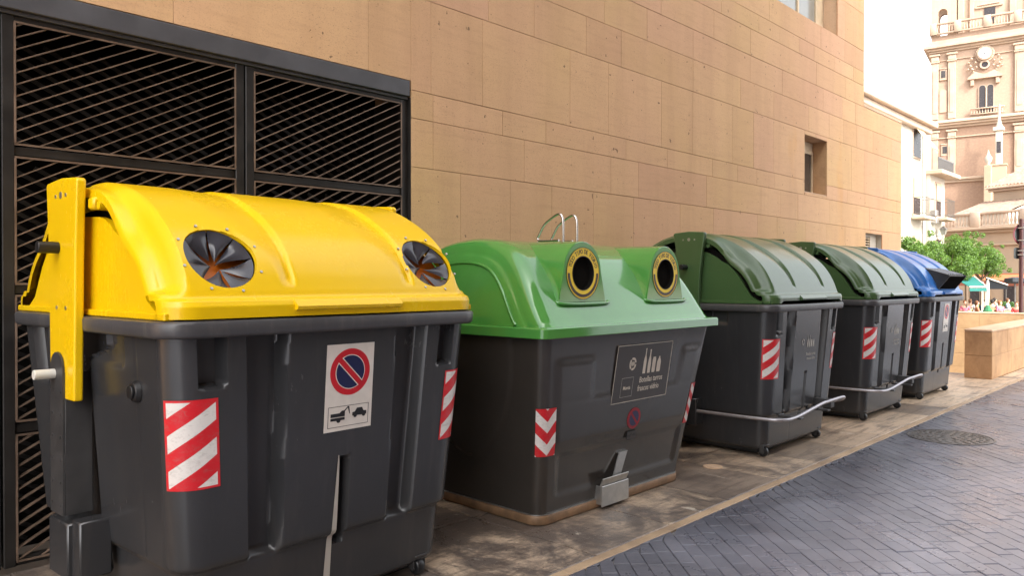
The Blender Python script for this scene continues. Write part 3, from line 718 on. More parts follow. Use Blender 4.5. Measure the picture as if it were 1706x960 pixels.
    for v in vv:
        q = None
        for (c, ex, ey, nn) in frames:
            d = v.co - c
            if math.hypot(d.dot(ex), d.dot(ey)) < hole_r*1.05 and v.co.y < YC: v.co = v.co - nn*0.018; q = 1
        if q: continue
        if abs(abs(v.co.x) - XE) < 1e-3 and v.co.z > 1.34: v.co.y = YC + (v.co.y - YC)*0.955; v.co.z = 1.30 + (v.co.z - 1.30)*0.93
        else: v.co.y += 0.012 if v.co.y < YC else -0.012
    bmesh.ops.recalc_face_normals(bm, faces=bm.faces[:])
    me = bpy.data.meshes.new('lid'); bm.to_mesh(me); bm.free()
    for m in mats: me.materials.append(m)
    me.shade_smooth(); me.set_sharp_from_angle(angle=R(48)); return me, frames
def arm_poly(tw, mw, bw, zt, zb):
    P = []; N = 12
    for i in range(N + 1):                                  # right edge from the bottom up
        t = i/N; z = zb + (zt - zb)*t
        w_ = bw + (mw - bw)*min(1, t/0.5) if t < 0.5 else mw + (tw - mw)*((t - 0.5)/0.5)**1.6
        P.append((w_/2, z))
    top = [(tw/2 - 0.012, zt + 0.012), (0.0, zt + 0.022), (-tw/2 + 0.012, zt + 0.012)]
    return P + top + [(-x, z) for (x, z) in P[::-1]]
def ring_mesh(mb, M4, r0, r1, d, n=48, mi=0):
    rings = []
    for (r_, z) in ((r0, 0), (r0, d), (r1, d), (r1, 0)): rings.append([M4 @ Vector((r_*math.cos(2*math.pi*k/n), r_*math.sin(2*math.pi*k/n), z)) for k in range(n)])
    mb.loft(rings + [rings[0]], False, mi)
def disc(mb, M4, r, d0, d1, n=48, mi=0): mb.prism([(r*math.cos(2*math.pi*k/n), r*math.sin(2*math.pi*k/n)) for k in range(n)], M4, d0, d1, mi)
def front_frame(x, z, yoff=0.0, z2=None):
    """plane of the container front at height z, local x right, local y up, z outwards"""
    a0 = dims(z - 0.1)[1]; a1 = dims(z + 0.1)[1]; y = dims(z)[1]
    return frame((x, y - yoff, z), (1, 0, 0), (0, (a1 - a0), 0.2))
def sticker_patch(path, z0, z1, name, mat, parent, off=0.0022):
    """reflective sheet following the moulded surface; path gives perimeter samples"""
    me_v, me_f, uvs = [], [], []; nz = 24
    tot = [0.0]
    for i in range(1, len(path)): tot.append(tot[-1] + math.hypot(path[i][0]-path[i-1][0], path[i][1]-path[i-1][1]))
    L = tot[-1]
    for k in range(nz + 1):
        z = z0 + (z1 - z0)*k/nz; a, y0, y1 = dims(z); P = perim(a, y0, y1, 0.115)
        for i, idx in enumerate([p[6] for p in path]):
            x, y, nx, ny, sd_, s = P[idx]; me_v.append(body_pt(sd_, x, y, nx, ny, z, s, off)); uvs.append((tot[i]/L, k/nz))
    n = len(path)
    for k in range(nz):
        for i in range(n - 1): me_f.append((k*n + i, k*n + i + 1, (k+1)*n + i + 1, (k+1)*n + i))
    me = bpy.data.meshes.new(name); me.from_pydata(me_v, [], me_f); uv = me.uv_layers.new(name='UVMap')
    for p in me.polygons:
        for li, vi in zip(p.loop_indices, p.vertices): uv.data[li].uv = uvs[vi]
    me.materials.append(mat); me.shade_smooth(); o = bpy.data.objects.new(name, me); COL.objects.link(o); o.parent = parent
    return o
def corner_path(left=True, nfront=9):
    a, y0, y1 = dims(0.8); P = perim(a, y0, y1, 0.115); N = len(P)
    idx = (list(range(N - 7, N)) + list(range(0, nfront))) if left else list(range(118 - nfront, 118)) + list(range(118, 126))
    return [(*P[i], i) for i in idx]
def chain_tow(mb, M4, s, mi):
    """breakdown lorry hoisting a car, as printed under the no-parking disc"""
    def pp(pts): mb.prism([(x*s, y*s) for x, y in pts], M4, 0.0005, 0.0011, mi)
    pp([(-0.47, 0.02), (-0.47, 0.10), (-0.24, 0.10), (-0.18, 0.15), (-0.12, 0.15), (-0.02, 0.24), (-0.02, 0.21), (-0.10, 0.13), (-0.10, 0.02)])
    pp([(-0.47, -0.06), (-0.47, 0.00), (-0.10, 0.00), (-0.10, -0.06)])
    mb.prism([((-0.26 + 0.055*math.cos(t))*s, (-0.06 + 0.055*math.sin(t))*s) for t in [k*math.pi/8 for k in range(16)]], M4, 0.0007, 0.0013, mi)
    pp([(0.10, 0.0), (0.10, 0.08), (0.17, 0.09), (0.22, 0.17), (0.36, 0.17), (0.40, 0.09), (0.48, 0.08), (0.48, 0.0)])
    for cx_ in (0.18, 0.41): mb.prism([((cx_ + 0.045*math.cos(t))*s, (0.0 + 0.045*math.sin(t))*s) for t in [k*math.pi/8 for k in range(16)]], M4, 0.0007, 0.0013, mi)
    pp([(-0.03, 0.23), (0.01, 0.23), (0.035, 0.06), (0.02, 0.06)])
def noparking(parent, x, z, w_, h_, name='no_parking_sticker'):
    F = front_frame(x, z, 0.0012)
    mb = MB(); mb.prism([(-w_/2, -h_/2), (w_/2, -h_/2), (w_/2, h_/2), (-w_/2, h_/2)], F, 0, 0.001, 0)
    rr_ = w_*0.42; C0 = F @ Matrix.Translation((0, h_*0.5 - rr_*1.2, 0.001)); disc(mb, C0, rr_, 0, 0.0006, mi=1); disc(mb, C0, rr_*0.74, 0, 0.0010, mi=0); disc(mb, C0, rr_*0.705, 0, 0.0014, mi=2)
    B = C0 @ Matrix.Rotation(R(-45), 4, 'Z'); q = rr_*0.73
    mb.prism([(-q, -rr_*0.155), (q, -rr_*0.155), (q, rr_*0.155), (-q, rr_*0.155)], B, 0.0, 0.0018, 0)
    q = rr_*0.76; mb.prism([(-q, -rr_*0.115), (q, -rr_*0.115), (q, rr_*0.115), (-q, rr_*0.115)], B, 0.0, 0.0022, 1)
    C1 = F @ Matrix.Translation((0, -h_*0.5 + h_*0.165, 0.001)); bw, bh = w_*0.42, h_*0.115
    for (p, q, r_, s_) in ((-bw, bw, bh, bh + 0.002), (-bw, bw, -bh - 0.002, -bh), (-bw - 0.002, -bw, -bh - 0.002, bh + 0.002), (bw, bw + 0.002, -bh - 0.002, bh + 0.002)):
        mb.prism([(p, r_), (q, r_), (q, s_), (p, s_)], C1, 0, 0.0006, 3)
    chain_tow(mb, C1 @ Matrix.Translation((0, -0.004, 0)), w_*0.80, 3)
    return mb.build(name, [M['white'], M['red'], M['navy'], M['ink']], parent)
def bottle_prints(mb, F, s, mi=0, clear=True):
    """recycling ring, two bottles, a jar and a flask"""
    n = 28
    for k in range(3):
        t0 = k*2*math.pi/3 + 0.2; t1 = t0 + 2*math.pi/3*0.86; o_, i_ = 0.125*s, 0.082*s
        pts = [(-0.62*s + o_*math.cos(t0 + (t1-t0)*j/10), 0.02*s + o_*math.sin(t0 + (t1-t0)*j/10)) for j in range(11)] + [(-0.62*s + i_*math.cos(t1 - (t1-t0)*j/10), 0.02*s + i_*math.sin(t1 - (t1-t0)*j/10)) for j in range(11)]
        mb.prism(pts, F, 0.001, 0.0016, mi)
    def sil(cx_, half):
        mb.prism([(cx_*s + x*s, y*s) for x, y in half] + [(cx_*s - x*s, y*s) for x, y in half[::-1]], F, 0.001, 0.0016, mi)
    sil(-0.16, [(0.050, -0.20), (0.052, 0.05), (0.040, 0.10), (0.016, 0.16), (0.015, 0.27), (0.019, 0.28), (0.019, 0.30)])
    sil(0.02, [(0.050, -0.20), (0.058, -0.02), (0.044, 0.07), (0.020, 0.15), (0.017, 0.23), (0.024, 0.24), (0.024, 0.27)])
    sil(0.20, [(0.050, -0.20), (0.064, -0.16), (0.064, 0.06), (0.052, 0.09), (0.050, 0.11)])
    sil(0.40, [(0.060, -0.20), (0.074, -0.16), (0.072, 0.00), (0.050, 0.05), (0.022, 0.08), (0.022, 0.11)])

BODY = side_body().build('body', M['grey'], None, 50).data
for o in list(bpy.data.objects):
    if o.data is BODY: bpy.data.objects.remove(o)
def caster(parent, x, y):
    wq = empty('wheel'); wq.parent = parent; wq.location = (x, y, 0)
    mb = MB(); R_ = 0.040
    prof = [(-0.022, 0.018), (-0.022, 0.032), (-0.017, 0.038), (-0.008, R_), (0.008, R_), (0.017, 0.038), (0.022, 0.032), (0.022, 0.018)]
    mb.loft([[(xx, r_*math.cos(2*math.pi*k/24), R_ + 0.003 + r_*math.sin(2*math.pi*k/24)) for k in range(24)] for (xx, r_) in prof], True)
    mb.build('tyre', M['black'], wq, 40)
    mb = MB(); mb.cyl((-0.030, 0, R_), (0.030, 0, R_), 0.014, 12); mb.bbox(-0.036, -0.030, -0.02, 0.02, 0.035, 0.096, 0.002); mb.bbox(0.030, 0.036, -0.02, 0.02, 0.035, 0.096, 0.002)
    mb.bbox(-0.036, 0.036, -0.036, 0.036, 0.096, 0.104, 0.002); mb.cyl((0, 0, 0.104), (0, 0, 0.14), 0.02, 12); mb.build('fork', M['dksteel'], wq, 40)
def side_loader(loc, rz, label, lidmat, arm=(0.42, 0.365, 0.32), holes=(), railing=False, print_=False, sticker=None, pale_strip=False, chute=False, knobs=True, pin=True, scale=(1, 1, 1), lf=1.129, armz=1.798, ay=-0.06):
    LF[0] = lf
    t = empty('recycling_container', loc, rz, label, 'container', 'side loading recycling containers in the row')
    t.scale = scale
    o = bpy.data.objects.new('body', BODY); COL.objects.link(o); o.parent = t
    mb = MB(); a0, c0, c1 = CX, 0.0, DEP
    mb.loft([rr(a0 - 0.07, c0 + 0.07, c1 - 0.07, 0.09, 1.206), rr(a0 - 0.012, c0 + 0.012, c1 - 0.012, 0.115, 1.206), rr(a0 - 0.004, c0 + 0.004, c1 - 0.004, 0.12, 1.211), rr(a0, c0, c1, 0.12, 1.219), rr(a0 + 0.002, c0 - 0.002, c1 + 0.002, 0.12, 1.255),
             rr(a0 - 0.003, c0 + 0.003, c1 - 0.003, 0.118, 1.264), rr(a0 - 0.014, c0 + 0.014, c1 - 0.014, 0.11, 1.268), rr(a0 - 0.10, c0 + 0.10, c1 - 0.10, 0.06, 1.268)])
    mb.build('rim', M['rimgrey'], t, 40)
    me, fr = hood_mesh([lidmat], holes); lid = bpy.data.objects.new('lid', me); COL.objects.link(lid); lid.parent = t
    mb = MB(); mb.prism([(0.02, 1.292), (-0.012, 1.300), (-0.016, 1.312), (0.012, 1.338), (0.03, 1.338)], frame((-0.262, 0, 0), (0, 1, 0), (0, 0, 1)), 0, 0.512); mb.build('lid_handle', lidmat, lid)
    # gable panels with foot flange
    for sgn in (-1, 1):
        mb = MB(); half = [(0.145, 1.272), (0.190, 1.300), (0.253, 1.336), (0.300, 1.402), (0.347, 1.466), (0.395, 1.515), (0.445, 1.556), (0.509, 1.582), (0.560, 1.614), (0.610, 1.640), (0.665, 1.652), (0.82, 1.660)]; half = [(YC - (YC - y)*1.035, zl(1.27 + (z - 1.27)*1.03)) for y, z in half]; pl = half + [(2*YC - y, z) for (y, z) in half[-2::-1]]
        F = frame((sgn*(CX - 0.055), 0, 0), (0, 1, 0), (0, 0, 1)); mb.prism([(y, z) for y, z in pl], F, -0.012, 0.012)
        mb.bbox(sgn*(CX - 0.045) - 0.02, sgn*(CX - 0.045) + 0.02, 0.055, DEP - 0.055, 1.270, 1.296, 0.004)
        g_ = mb.build('gable_panel', lidmat, t, 35)
        # black sheet painting the shade in the gap between gable panel and hood
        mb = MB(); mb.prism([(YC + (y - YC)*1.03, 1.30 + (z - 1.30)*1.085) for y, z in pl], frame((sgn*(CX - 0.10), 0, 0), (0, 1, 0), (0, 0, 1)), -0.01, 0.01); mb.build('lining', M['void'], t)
        # lifting arm
        AX = CX + 0.012; F = frame((sgn*AX, YC + ay, 0), (0, 1, 0), (0, 0, 1)); mb = MB(); zt, zb = 0.0 + zl(armz), 0.93
        mb.prism(arm_poly(*arm, zt, zb), F, -0.018, 0.018)
        am = mb.build('lifting_arm', lidmat, t, 35, bevel=0.008)
        for (yy, zz, r_) in ((-0.055, zt - 0.05, 0.008), (0.055, zt - 0.05, 0.008), (0, zt - 0.048, 0.014), (-0.05, 1.30, 0.008), (0.05, 1.30, 0.008)):
            mb = MB(); mb.cyl((sgn*(AX + 0.0165), YC + ay + yy, zz), (sgn*(AX + 0.020), YC + ay + yy, zz), r_, 14); mb.build('rivet', M['galv'], am)
        mb = MB(); mb.cyl((sgn*(AX + 0.018), YC + ay + 0.03, zl(1.545)), (sgn*(AX + 0.095), YC + ay + 0.03, zl(1.545)), 0.024, 20); mb.build('peg', M['black'], am, 40, bevel=0.003)
        mb = MB(); mb.bbox(sgn*(CX - 0.05) - 0.04, sgn*(CX - 0.05) + 0.04, YC - 0.19, YC - 0.135, zl(1.690), zl(1.740), 0.008); mb.cyl((sgn*(CX - 0.08), YC - 0.215, zl(1.705)), (sgn*(CX - 0.02), YC - 0.215, zl(1.705)), 0.016, 14); mb.build('hinge', lidmat, t, 40)
        # steel rail under the arm and foot bracket
        mb = MB(); xo = sgn*(CX + 0.010)
        pl = [(0.075*math.cos(k*math.pi/10), 1.045 + 0.075*math.sin(k*math.pi/10)) for k in range(11)] + [(-0.075, 0.46), (0.075, 0.46)]
        F2 = frame((sgn*(CX + 0.036), YC + 0.06, 0), (0, 1, 0), (0, 0, 1)); mb.prism([(y*0.92, z) for y, z in pl], F2, -0.004, 0.004)
        for s_ in (-1, 1):
            mb.bbox(*sorted((sgn*(CX - 0.07), sgn*(CX + 0.031))), YC + 0.06 + s_*0.064 - 0.005, YC + 0.06 + s_*0.064 + 0.005, 0.46, 1.04, 0.002)
            for k in range(6): mb.cyl((sgn*(CX + 0.040), YC + 0.06 + s_*0.045, 0.50 + k*0.092), (sgn*(CX + 0.043), YC + 0.06 + s_*0.045, 0.50 + k*0.092), 0.006, 8)
        mb.build('arm_rail', M['dksteel'], t, 40)
        mb = MB(); mb.bbox(*sorted((sgn*(CX - 0.10), sgn*(CX + 0.034))), YC - 0.035, YC + 0.17, 0.20, 0.43, 0.006)
        mb.bbox(*sorted((sgn*(CX - 0.10), sgn*(CX + 0.020))), YC - 0.125, YC - 0.040, 0.22, 0.45, 0.006)
        mb.build('foot_bracket', M['grey'], t, 40)
        if pin:
            mb = MB(); mb.cyl((sgn*(CX + 0.03), YC + 0.08, 1.03), (sgn*(CX + 0.115), YC + 0.08, 1.03), 0.020, 20); mb.build('pin', M['pinw'], t, 40, bevel=0.003)
    if knobs:
        mb = MB(); a = dims(1.0)[0]; mb.cyl((-a - 0.0, 0.33, 1.0), (-a - 0.020, 0.33, 1.0), 0.042, 28, r2=0.034); mb.cyl((-a - 0.020, 0.33, 1.0), (-a - 0.030, 0.33, 1.0), 0.025, 24); mb.build('drain_cap', M['black'], t, 30, bevel=0.003)
    for (xx, yy) in ((-0.570, 0.185), (0.50, 0.185), (-0.570, 1.45), (0.50, 1.45)): caster(t, xx, yy)
    mb = MB(); mb.bbox(-CX + 0.20, CX - 0.20, 0.24, DEP - 0.24, 0.018, 0.07, 0.01); mb.build('under_body_shade', M['black'], t)  # added black box, gives the dark shade under the body
    # stickers at both front corners
    sticker_patch(corner_path(True, 6), 0.655, 0.985, 'reflective_sticker', M['stripe'], t)
    sticker_patch(corner_path(False, 3), 0.655, 0.985, 'reflective_sticker', M['stripe'], t)
    # folded flaps in the round openings
    for (c, ex, ey, nn) in fr:
        rnd = random.Random(int(c.x*100) + 50); F = Matrix((ex, ey, nn)).transposed().to_4x4(); F.translation = c
        mb = MB(); R0 = 0.136; nb = 8; sag0 = 0.010
        for k in range(nb):
            t0 = 2*math.pi*(k + 0.1)/nb; t1 = t0 + 2*math.pi/nb*0.97; tip = rnd.uniform(0.008, 0.040); dep = rnd.uniform(0.02, 0.06); tw = rnd.uniform(-0.25, 0.45)
            rows = []
            for i in range(9):
                q = i/8; row = []
                wid = (1 - q)**0.9;  tm = (t0 + t1)/2 + tw*q*q; rad = R0*0.985*(1 - q) + tip*q
                for j in range(7):
                    s_ = j/6 - 0.5; th = tm + s_*(t1 - t0)*(1.0 if i == 0 else wid**0.45*(1 + 0.1*q))
                    # each flap bulges and drops inwards
                    z_ = -0.026 - dep*q**0.8 + 0.012*math.sin(q*math.pi)*(1 - (2*s_)**2) - 0.010*(s_ + 0.5)*math.sin(q*math.pi)
                    rj = rad + (0 if i else 0); row.append(F @ Vector((rj*math.cos(th), rj*math.sin(th), z_)))
                rows.append(row)
            mb.loft(rows, False, closed=False)
        mb.build('rubber_flaps', M['flap'], lid, 60, recalc=False)
        mb = MB(); ring_mesh(mb, F @ Matrix.Translation((0, 0, -0.060)), 0.132, 0.142, 0.016); disc(mb, F @ Matrix.Translation((0, 0, -0.105)), 0.15, 0, 0.004, mi=1)
        mb.build('throat', [M['black'], M['lidglow']], lid, 40)  # orange of the disc stands for light shining through the lid
        for k in range(8):
            mb = MB(); th = 2*math.pi*(k + 0.4)/8; p = F @ Vector((0.156*math.cos(th), 0.156*math.sin(th), -0.004 - 0.03*0)); p = p - nn*(0.020*abs(math.sin(th))**2 - 0.002)
            mb.tube([p - nn*0.004, p + nn*0.005], 0.0055, 8); mb.build('screw', M['galv'], lid)
    if sticker: noparking(t, *sticker)
    if print_:
        mb = MB(); F = front_frame(0.05, 0.925, 0.0008); bottle_prints(mb, F, 0.215)
        mb.build('print', M['fadeprint'], t); mb = MB(); text_geo(mb, 'Botellas tarros', F @ Matrix.Translation((0.045, -0.105, 0.001)), 0.036, 0, width=0.9); text_geo(mb, 'frascos vidrio', F @ Matrix.Translation((0.055, -0.145, 0.001)), 0.036, 0, width=0.9)
        mb.build('lettering', M['fadeprint'], t)
        mb = MB(); F = front_frame(-0.63, 1.165, -0.052); mb.prism([(-0.045, -0.022), (0.045, -0.022), (0.045, 0.022), (-0.045, 0.022)], F, 0, 0.002); mb.build('number_plate', M['pale_strip'], t)
    if pale_strip:  # pale strip standing in for the light on the slot's side wall
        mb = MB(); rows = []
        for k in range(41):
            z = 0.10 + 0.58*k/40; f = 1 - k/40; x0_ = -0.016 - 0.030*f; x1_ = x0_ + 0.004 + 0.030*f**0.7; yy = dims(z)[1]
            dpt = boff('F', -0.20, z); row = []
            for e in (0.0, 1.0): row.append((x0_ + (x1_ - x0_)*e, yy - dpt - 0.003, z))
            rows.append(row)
        mb.loft(rows, False, closed=False); mb.build('slot_wall_light', M['pale_strip'], t)
    if railing:
        mb = MB(); y_, zb_ = -0.03, 0.345
        path = [(-CX - 0.0, 0.72, 0.345), (-CX + 0.015, 0.40, 0.342), (-CX + 0.06, 0.08, 0.338), (-CX + 0.10, 0.0, 0.337), (-CX + 0.17, y_, 0.336), (-0.50, y_ - 0.005, 0.336), (-0.36, y_ - 0.005, 0.343), (-0.02, y_ - 0.045, 0.405), (0.10, y_ - 0.05, 0.412), (0.40, y_ - 0.055, 0.418), (0.455, y_ - 0.055, 0.408), (0.475, y_ - 0.02, 0.385), (0.46, y_ + 0.03, 0.372), (0.30, y_ + 0.075, 0.365)]
        pts = catmull3(path, 4); mb.tube(pts, 0.0135, 10); mb.build('pedal_rail', M['barpaint'], t, 60)
        for xx in (-0.40, 0.16): mb = MB(); mb.bbox(xx - 0.03, xx + 0.03, y_ - 0.04, 0.13, 0.318, 0.334, 0.003); mb.build('rail_bracket', M['dksteel'], t)
        mb = MB(); mb.bbox(0.30, 0.38, -0.03, 0.13, 0.325, 0.40, 0.004); mb.build('rail_bracket', M['dksteel'], t)
    if chute:
        # folded black hood projecting from the lid, wide mouth facing the street
        wl, wr = -0.33, 0.43
        for xx in (wl, wr):
            mb = MB(); mb.prism([(0.055, 1.345), (-0.085, 1.525), (-0.05, 1.545), (0.30, 1.655), (0.34, 1.60)], frame((xx, 0, 0), (0, 1, 0), (0, 0, 1)), -0.006, 0.006); mb.build('chute_cheek', M['black'], lid)
        mb = MB()
        for k in range(9):                                  # corrugated top
            x0_ = wl + 0.007 + k*(wr - wl - 0.014)/9; x1_ = x0_ + (wr - wl - 0.014)/9; xm = (x0_ + x1_)/2
            mb.add([(x0_, 0.33, 1.655), (x0_, -0.055, 1.538), (xm, -0.055, 1.552), (xm, 0.33, 1.669), (x1_, -0.055, 1.538), (x1_, 0.33, 1.655)], [(0, 1, 2, 3), (3, 2, 4, 5)], 0)
        mb.build('chute_top', M['chutetop'], lid, 30)
        mb = MB(); mb.box(wl + 0.007, wr - 0.007, -0.062, -0.052, 1.522, 1.540, 0); mb.build('chute_lip', M['black'], lid)
        mb = MB(); mb.prism([(0.052, 1.354), (-0.068, 1.508), (-0.053, 1.520), (0.067, 1.366)], frame((0, 0, 0), (0, 1, 0), (0, 0, 1)), wl + 0.008, wr - 0.008); mb.box(wl + 0.0065, wr - 0.0065, -0.05, 0.30, 1.525, 1.530); mb.build('chute_mouth', M['void'], lid)
    return t
def catmull3(P, per):
    P = [Vector(p) for p in P]; out = []
    for i in range(len(P) - 1):
        p0, p1, p2, p3 = [P[max(0, min(len(P)-1, i + k))] for k in (-1, 0, 1, 2)]
        for j in range(per):
            t = j/per; out.append(0.5*((2*p1) + (p2 - p0)*t + (2*p0 - 5*p1 + 4*p2 - p3)*t*t + (3*p1 - p0 - 3*p2 + p3)*t*t*t))
    out.append(P[-1]); return out

side_loader((1.89, 2.75, 0), 0.045, 'charcoal container with a bright yellow lid and two round rubber-flap openings', M['yellow'], holes=(-0.495, 0.515), sticker=(0.025, 0.965, 0.235, 0.365), pale_strip=True, arm=(0.34, 0.285, 0.255), scale=(1.059, 1.03, 1.032), lf=1.0, armz=1.805, ay=0.03)
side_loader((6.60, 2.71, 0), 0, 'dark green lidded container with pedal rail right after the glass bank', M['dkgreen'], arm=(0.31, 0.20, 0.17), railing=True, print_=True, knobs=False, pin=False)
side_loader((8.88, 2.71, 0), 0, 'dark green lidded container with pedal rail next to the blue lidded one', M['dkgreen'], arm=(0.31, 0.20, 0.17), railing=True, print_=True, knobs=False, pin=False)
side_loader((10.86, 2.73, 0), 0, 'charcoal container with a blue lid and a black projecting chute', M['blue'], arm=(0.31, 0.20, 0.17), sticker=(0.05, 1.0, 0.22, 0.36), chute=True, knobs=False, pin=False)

# ------------------------------------------------------------------ green glass bank
GX, GY = 4.135, 2.785
gt = empty('glass_bank', (GX, GY, 0), 0, 'bottle bank with glossy bright green lid and two round mouths ringed in yellow', 'container')
GD = 1.56
def gdims(z):
    k = 1 - z/1.14; return 0.925 - 0.165*k, 0.05 + 0.185*k, GD - 0.05 - 0.185*k
def goff(sd_, s, z):
    o = 0.0
    if sd_ == 'F':
        # shallow pressed outlines
        o += 0.008*bxm(s, -0.64, 0.66, 0.07)*bxm(z, 0.44, 0.78, 0.07)
        o += 0.008*bxm(s, -0.64, -0.30, 0.07)*bxm(z, 0.70, 1.02, 0.07)*(1 - bxm(z, 0.44, 0.78, 0.07))
        o += 0.008*bxm(s, 0.42, 0.66, 0.07)*bxm(z, 0.70, 1.02, 0.07)*(1 - bxm(z, 0.44, 0.78, 0.07))
        o -= 0.012*bxm(s, -0.60, 0.62, 0.05)*bxm(z, 0.14, 0.44, 0.05)
    if sd_ == 'S':
        d = math.hypot((s - 0.80)/0.50, (z - 0.98)/0.62); o += 0.014*(1 - sm(d, 0.96, 1.04))
    return o
def gring(z, extra=0.0, r=0.07):
    a, y0, y1 = gdims(z); P = perim(a, y0, y1, r); return [(x + nx*(goff(sd_, s, z) + extra), y + ny*(goff(sd_, s, z) + extra), z) for (x, y, nx, ny, sd_, s) in P]
mb = MB(); zs = [0.05 + 0.0125*k for k in range(89)]; mb.loft([gring(z) for z in zs], True); mb.build('body', M['gbody'], gt, 50)
mb = MB()
def gr2(z, e, r=0.08):
    a, y0, y1 = gdims(0.05); return [(x + nx*e, y + ny*e, z) for (x, y, nx, ny, sd_, s) in perim(a, y0, y1, r)]
mb.loft([gr2(0.004, -0.02), gr2(0.004, 0.008), gr2(0.012, 0.014), gr2(0.052, 0.016), gr2(0.060, 0.012), gr2(0.062, 0.0), gr2(0.062, -0.03)], False)
mb.build('skid_frame', M['skid'], gt, 40)
mb = MB(); mb.loft([gr2(0.0622, 0.0), gr2(0.0622, 0.013), gr2(0.0665, 0.013), gr2(0.0665, 0.0)]); mb.build('skid_highlight', M['galv'], gt, 40)  # pale ring drawn as the thin highlight along the skid's upper edge
# lid: flange, arched top, rounded gables
A = 0.975
mb = MB()
mb.loft([rr(A - 0.05, 0.05, GD - 0.05, 0.04, 1.132), rr(A - 0.004, 0.004, GD - 0.004, 0.05, 1.132), rr(A, 0, GD, 0.05, 1.136), rr(A, 0, GD, 0.05, 1.186), rr(A - 0.006, 0.006, GD - 0.006, 0.048, 1.192), rr(A - 0.05, 0.05, GD - 0.05, 0.04, 1.196)])
glid = mb.build('lid', M['glass_green'], gt, 35)
GP = [(0.045, 1.195), (0.068, 1.222), (0.115, 1.295), (0.158, 1.365), (0.225, 1.465), (0.295, 1.55), (0.37, 1.62), (0.455, 1.672), (0.56, 1.705), (0.66, 1.72), (0.78, 1.727)]
cur = catmull(GP + [(GD - y, z) for (y, z) in GP[-2::-1]], 5); n = len(cur)
mb = MB(); rows = []
def glid_row(xb, sc, tilt):
    row = []
    for q in cur:
        y = GD/2 + (q.x - GD/2)*(0.965 + 0.035*sc) if sc > 0.9 else GD/2 + (q.x - GD/2)*sc
        z = 1.195 + (q.y - 1.195)*sc; row.append((xb, y, z))
    return row
XA = 0.925
st = [(0.0, 1.0, 0)]
ends = []
for (e, sc) in ((0.0, 0.02), (0.0, 0.25), (0.0, 0.5), (0.0, 0.70), (0.0, 0.78), (0.006, 0.80), (0.010, 0.815), (0.011, 0.84), (0.012, 0.90), (0.018, 0.935), (0.032, 0.965), (0.055, 0.988), (0.085, 1.0), (0.12, 1.0)):
    ends.append((e, sc))
def row_at(x, sc, sgn):
    row = []
    for q in cur:
        y = GD/2 + (q.x - GD/2)*sc; z = 1.195 + (q.y - 1.195)*sc
        lean = 0.11*((z - 1.195)/0.535)**1.5
        row.append((x - sgn*lean, y, z))
    return row
rows = []
for (e, sc) in ends: rows.append(row_at(-XA + e, sc, -1))
for k in range(1, 40):
    x = -XA + 0.12 + (2*XA - 0.24)*k/40; f = abs(x)/(XA - 0.12)
    rows.append([(x - math.copysign(1, x)*0.11*f**6*((q.y - 1.195)/0.535)**1.5, q.x, q.y) for q in cur])
for (e, sc) in ends[::-1]: rows.append(row_at(XA - e, sc, 1))
mb.loft(rows, False, closed=False); dome = mb.build('dome', M['glass_green'], glid, 60)
for sgn in (-1, 1):                                        # pressed arch on each gable
    pts = []
    for q in cur[::2]:
        y = GD/2 + (q.x - GD/2)*0.70; z = 1.20 + (q.y - 1.195)*0.70; lean = 0.11*((z - 1.195)/0.535)**1.5; pts.append((sgn*(XA - lean + 0.0005), y, z))
    mb = MB(); mb.tube(pts, 0.011, 8); mb.build('gable_arch', M['glass_green'], glid, 80)
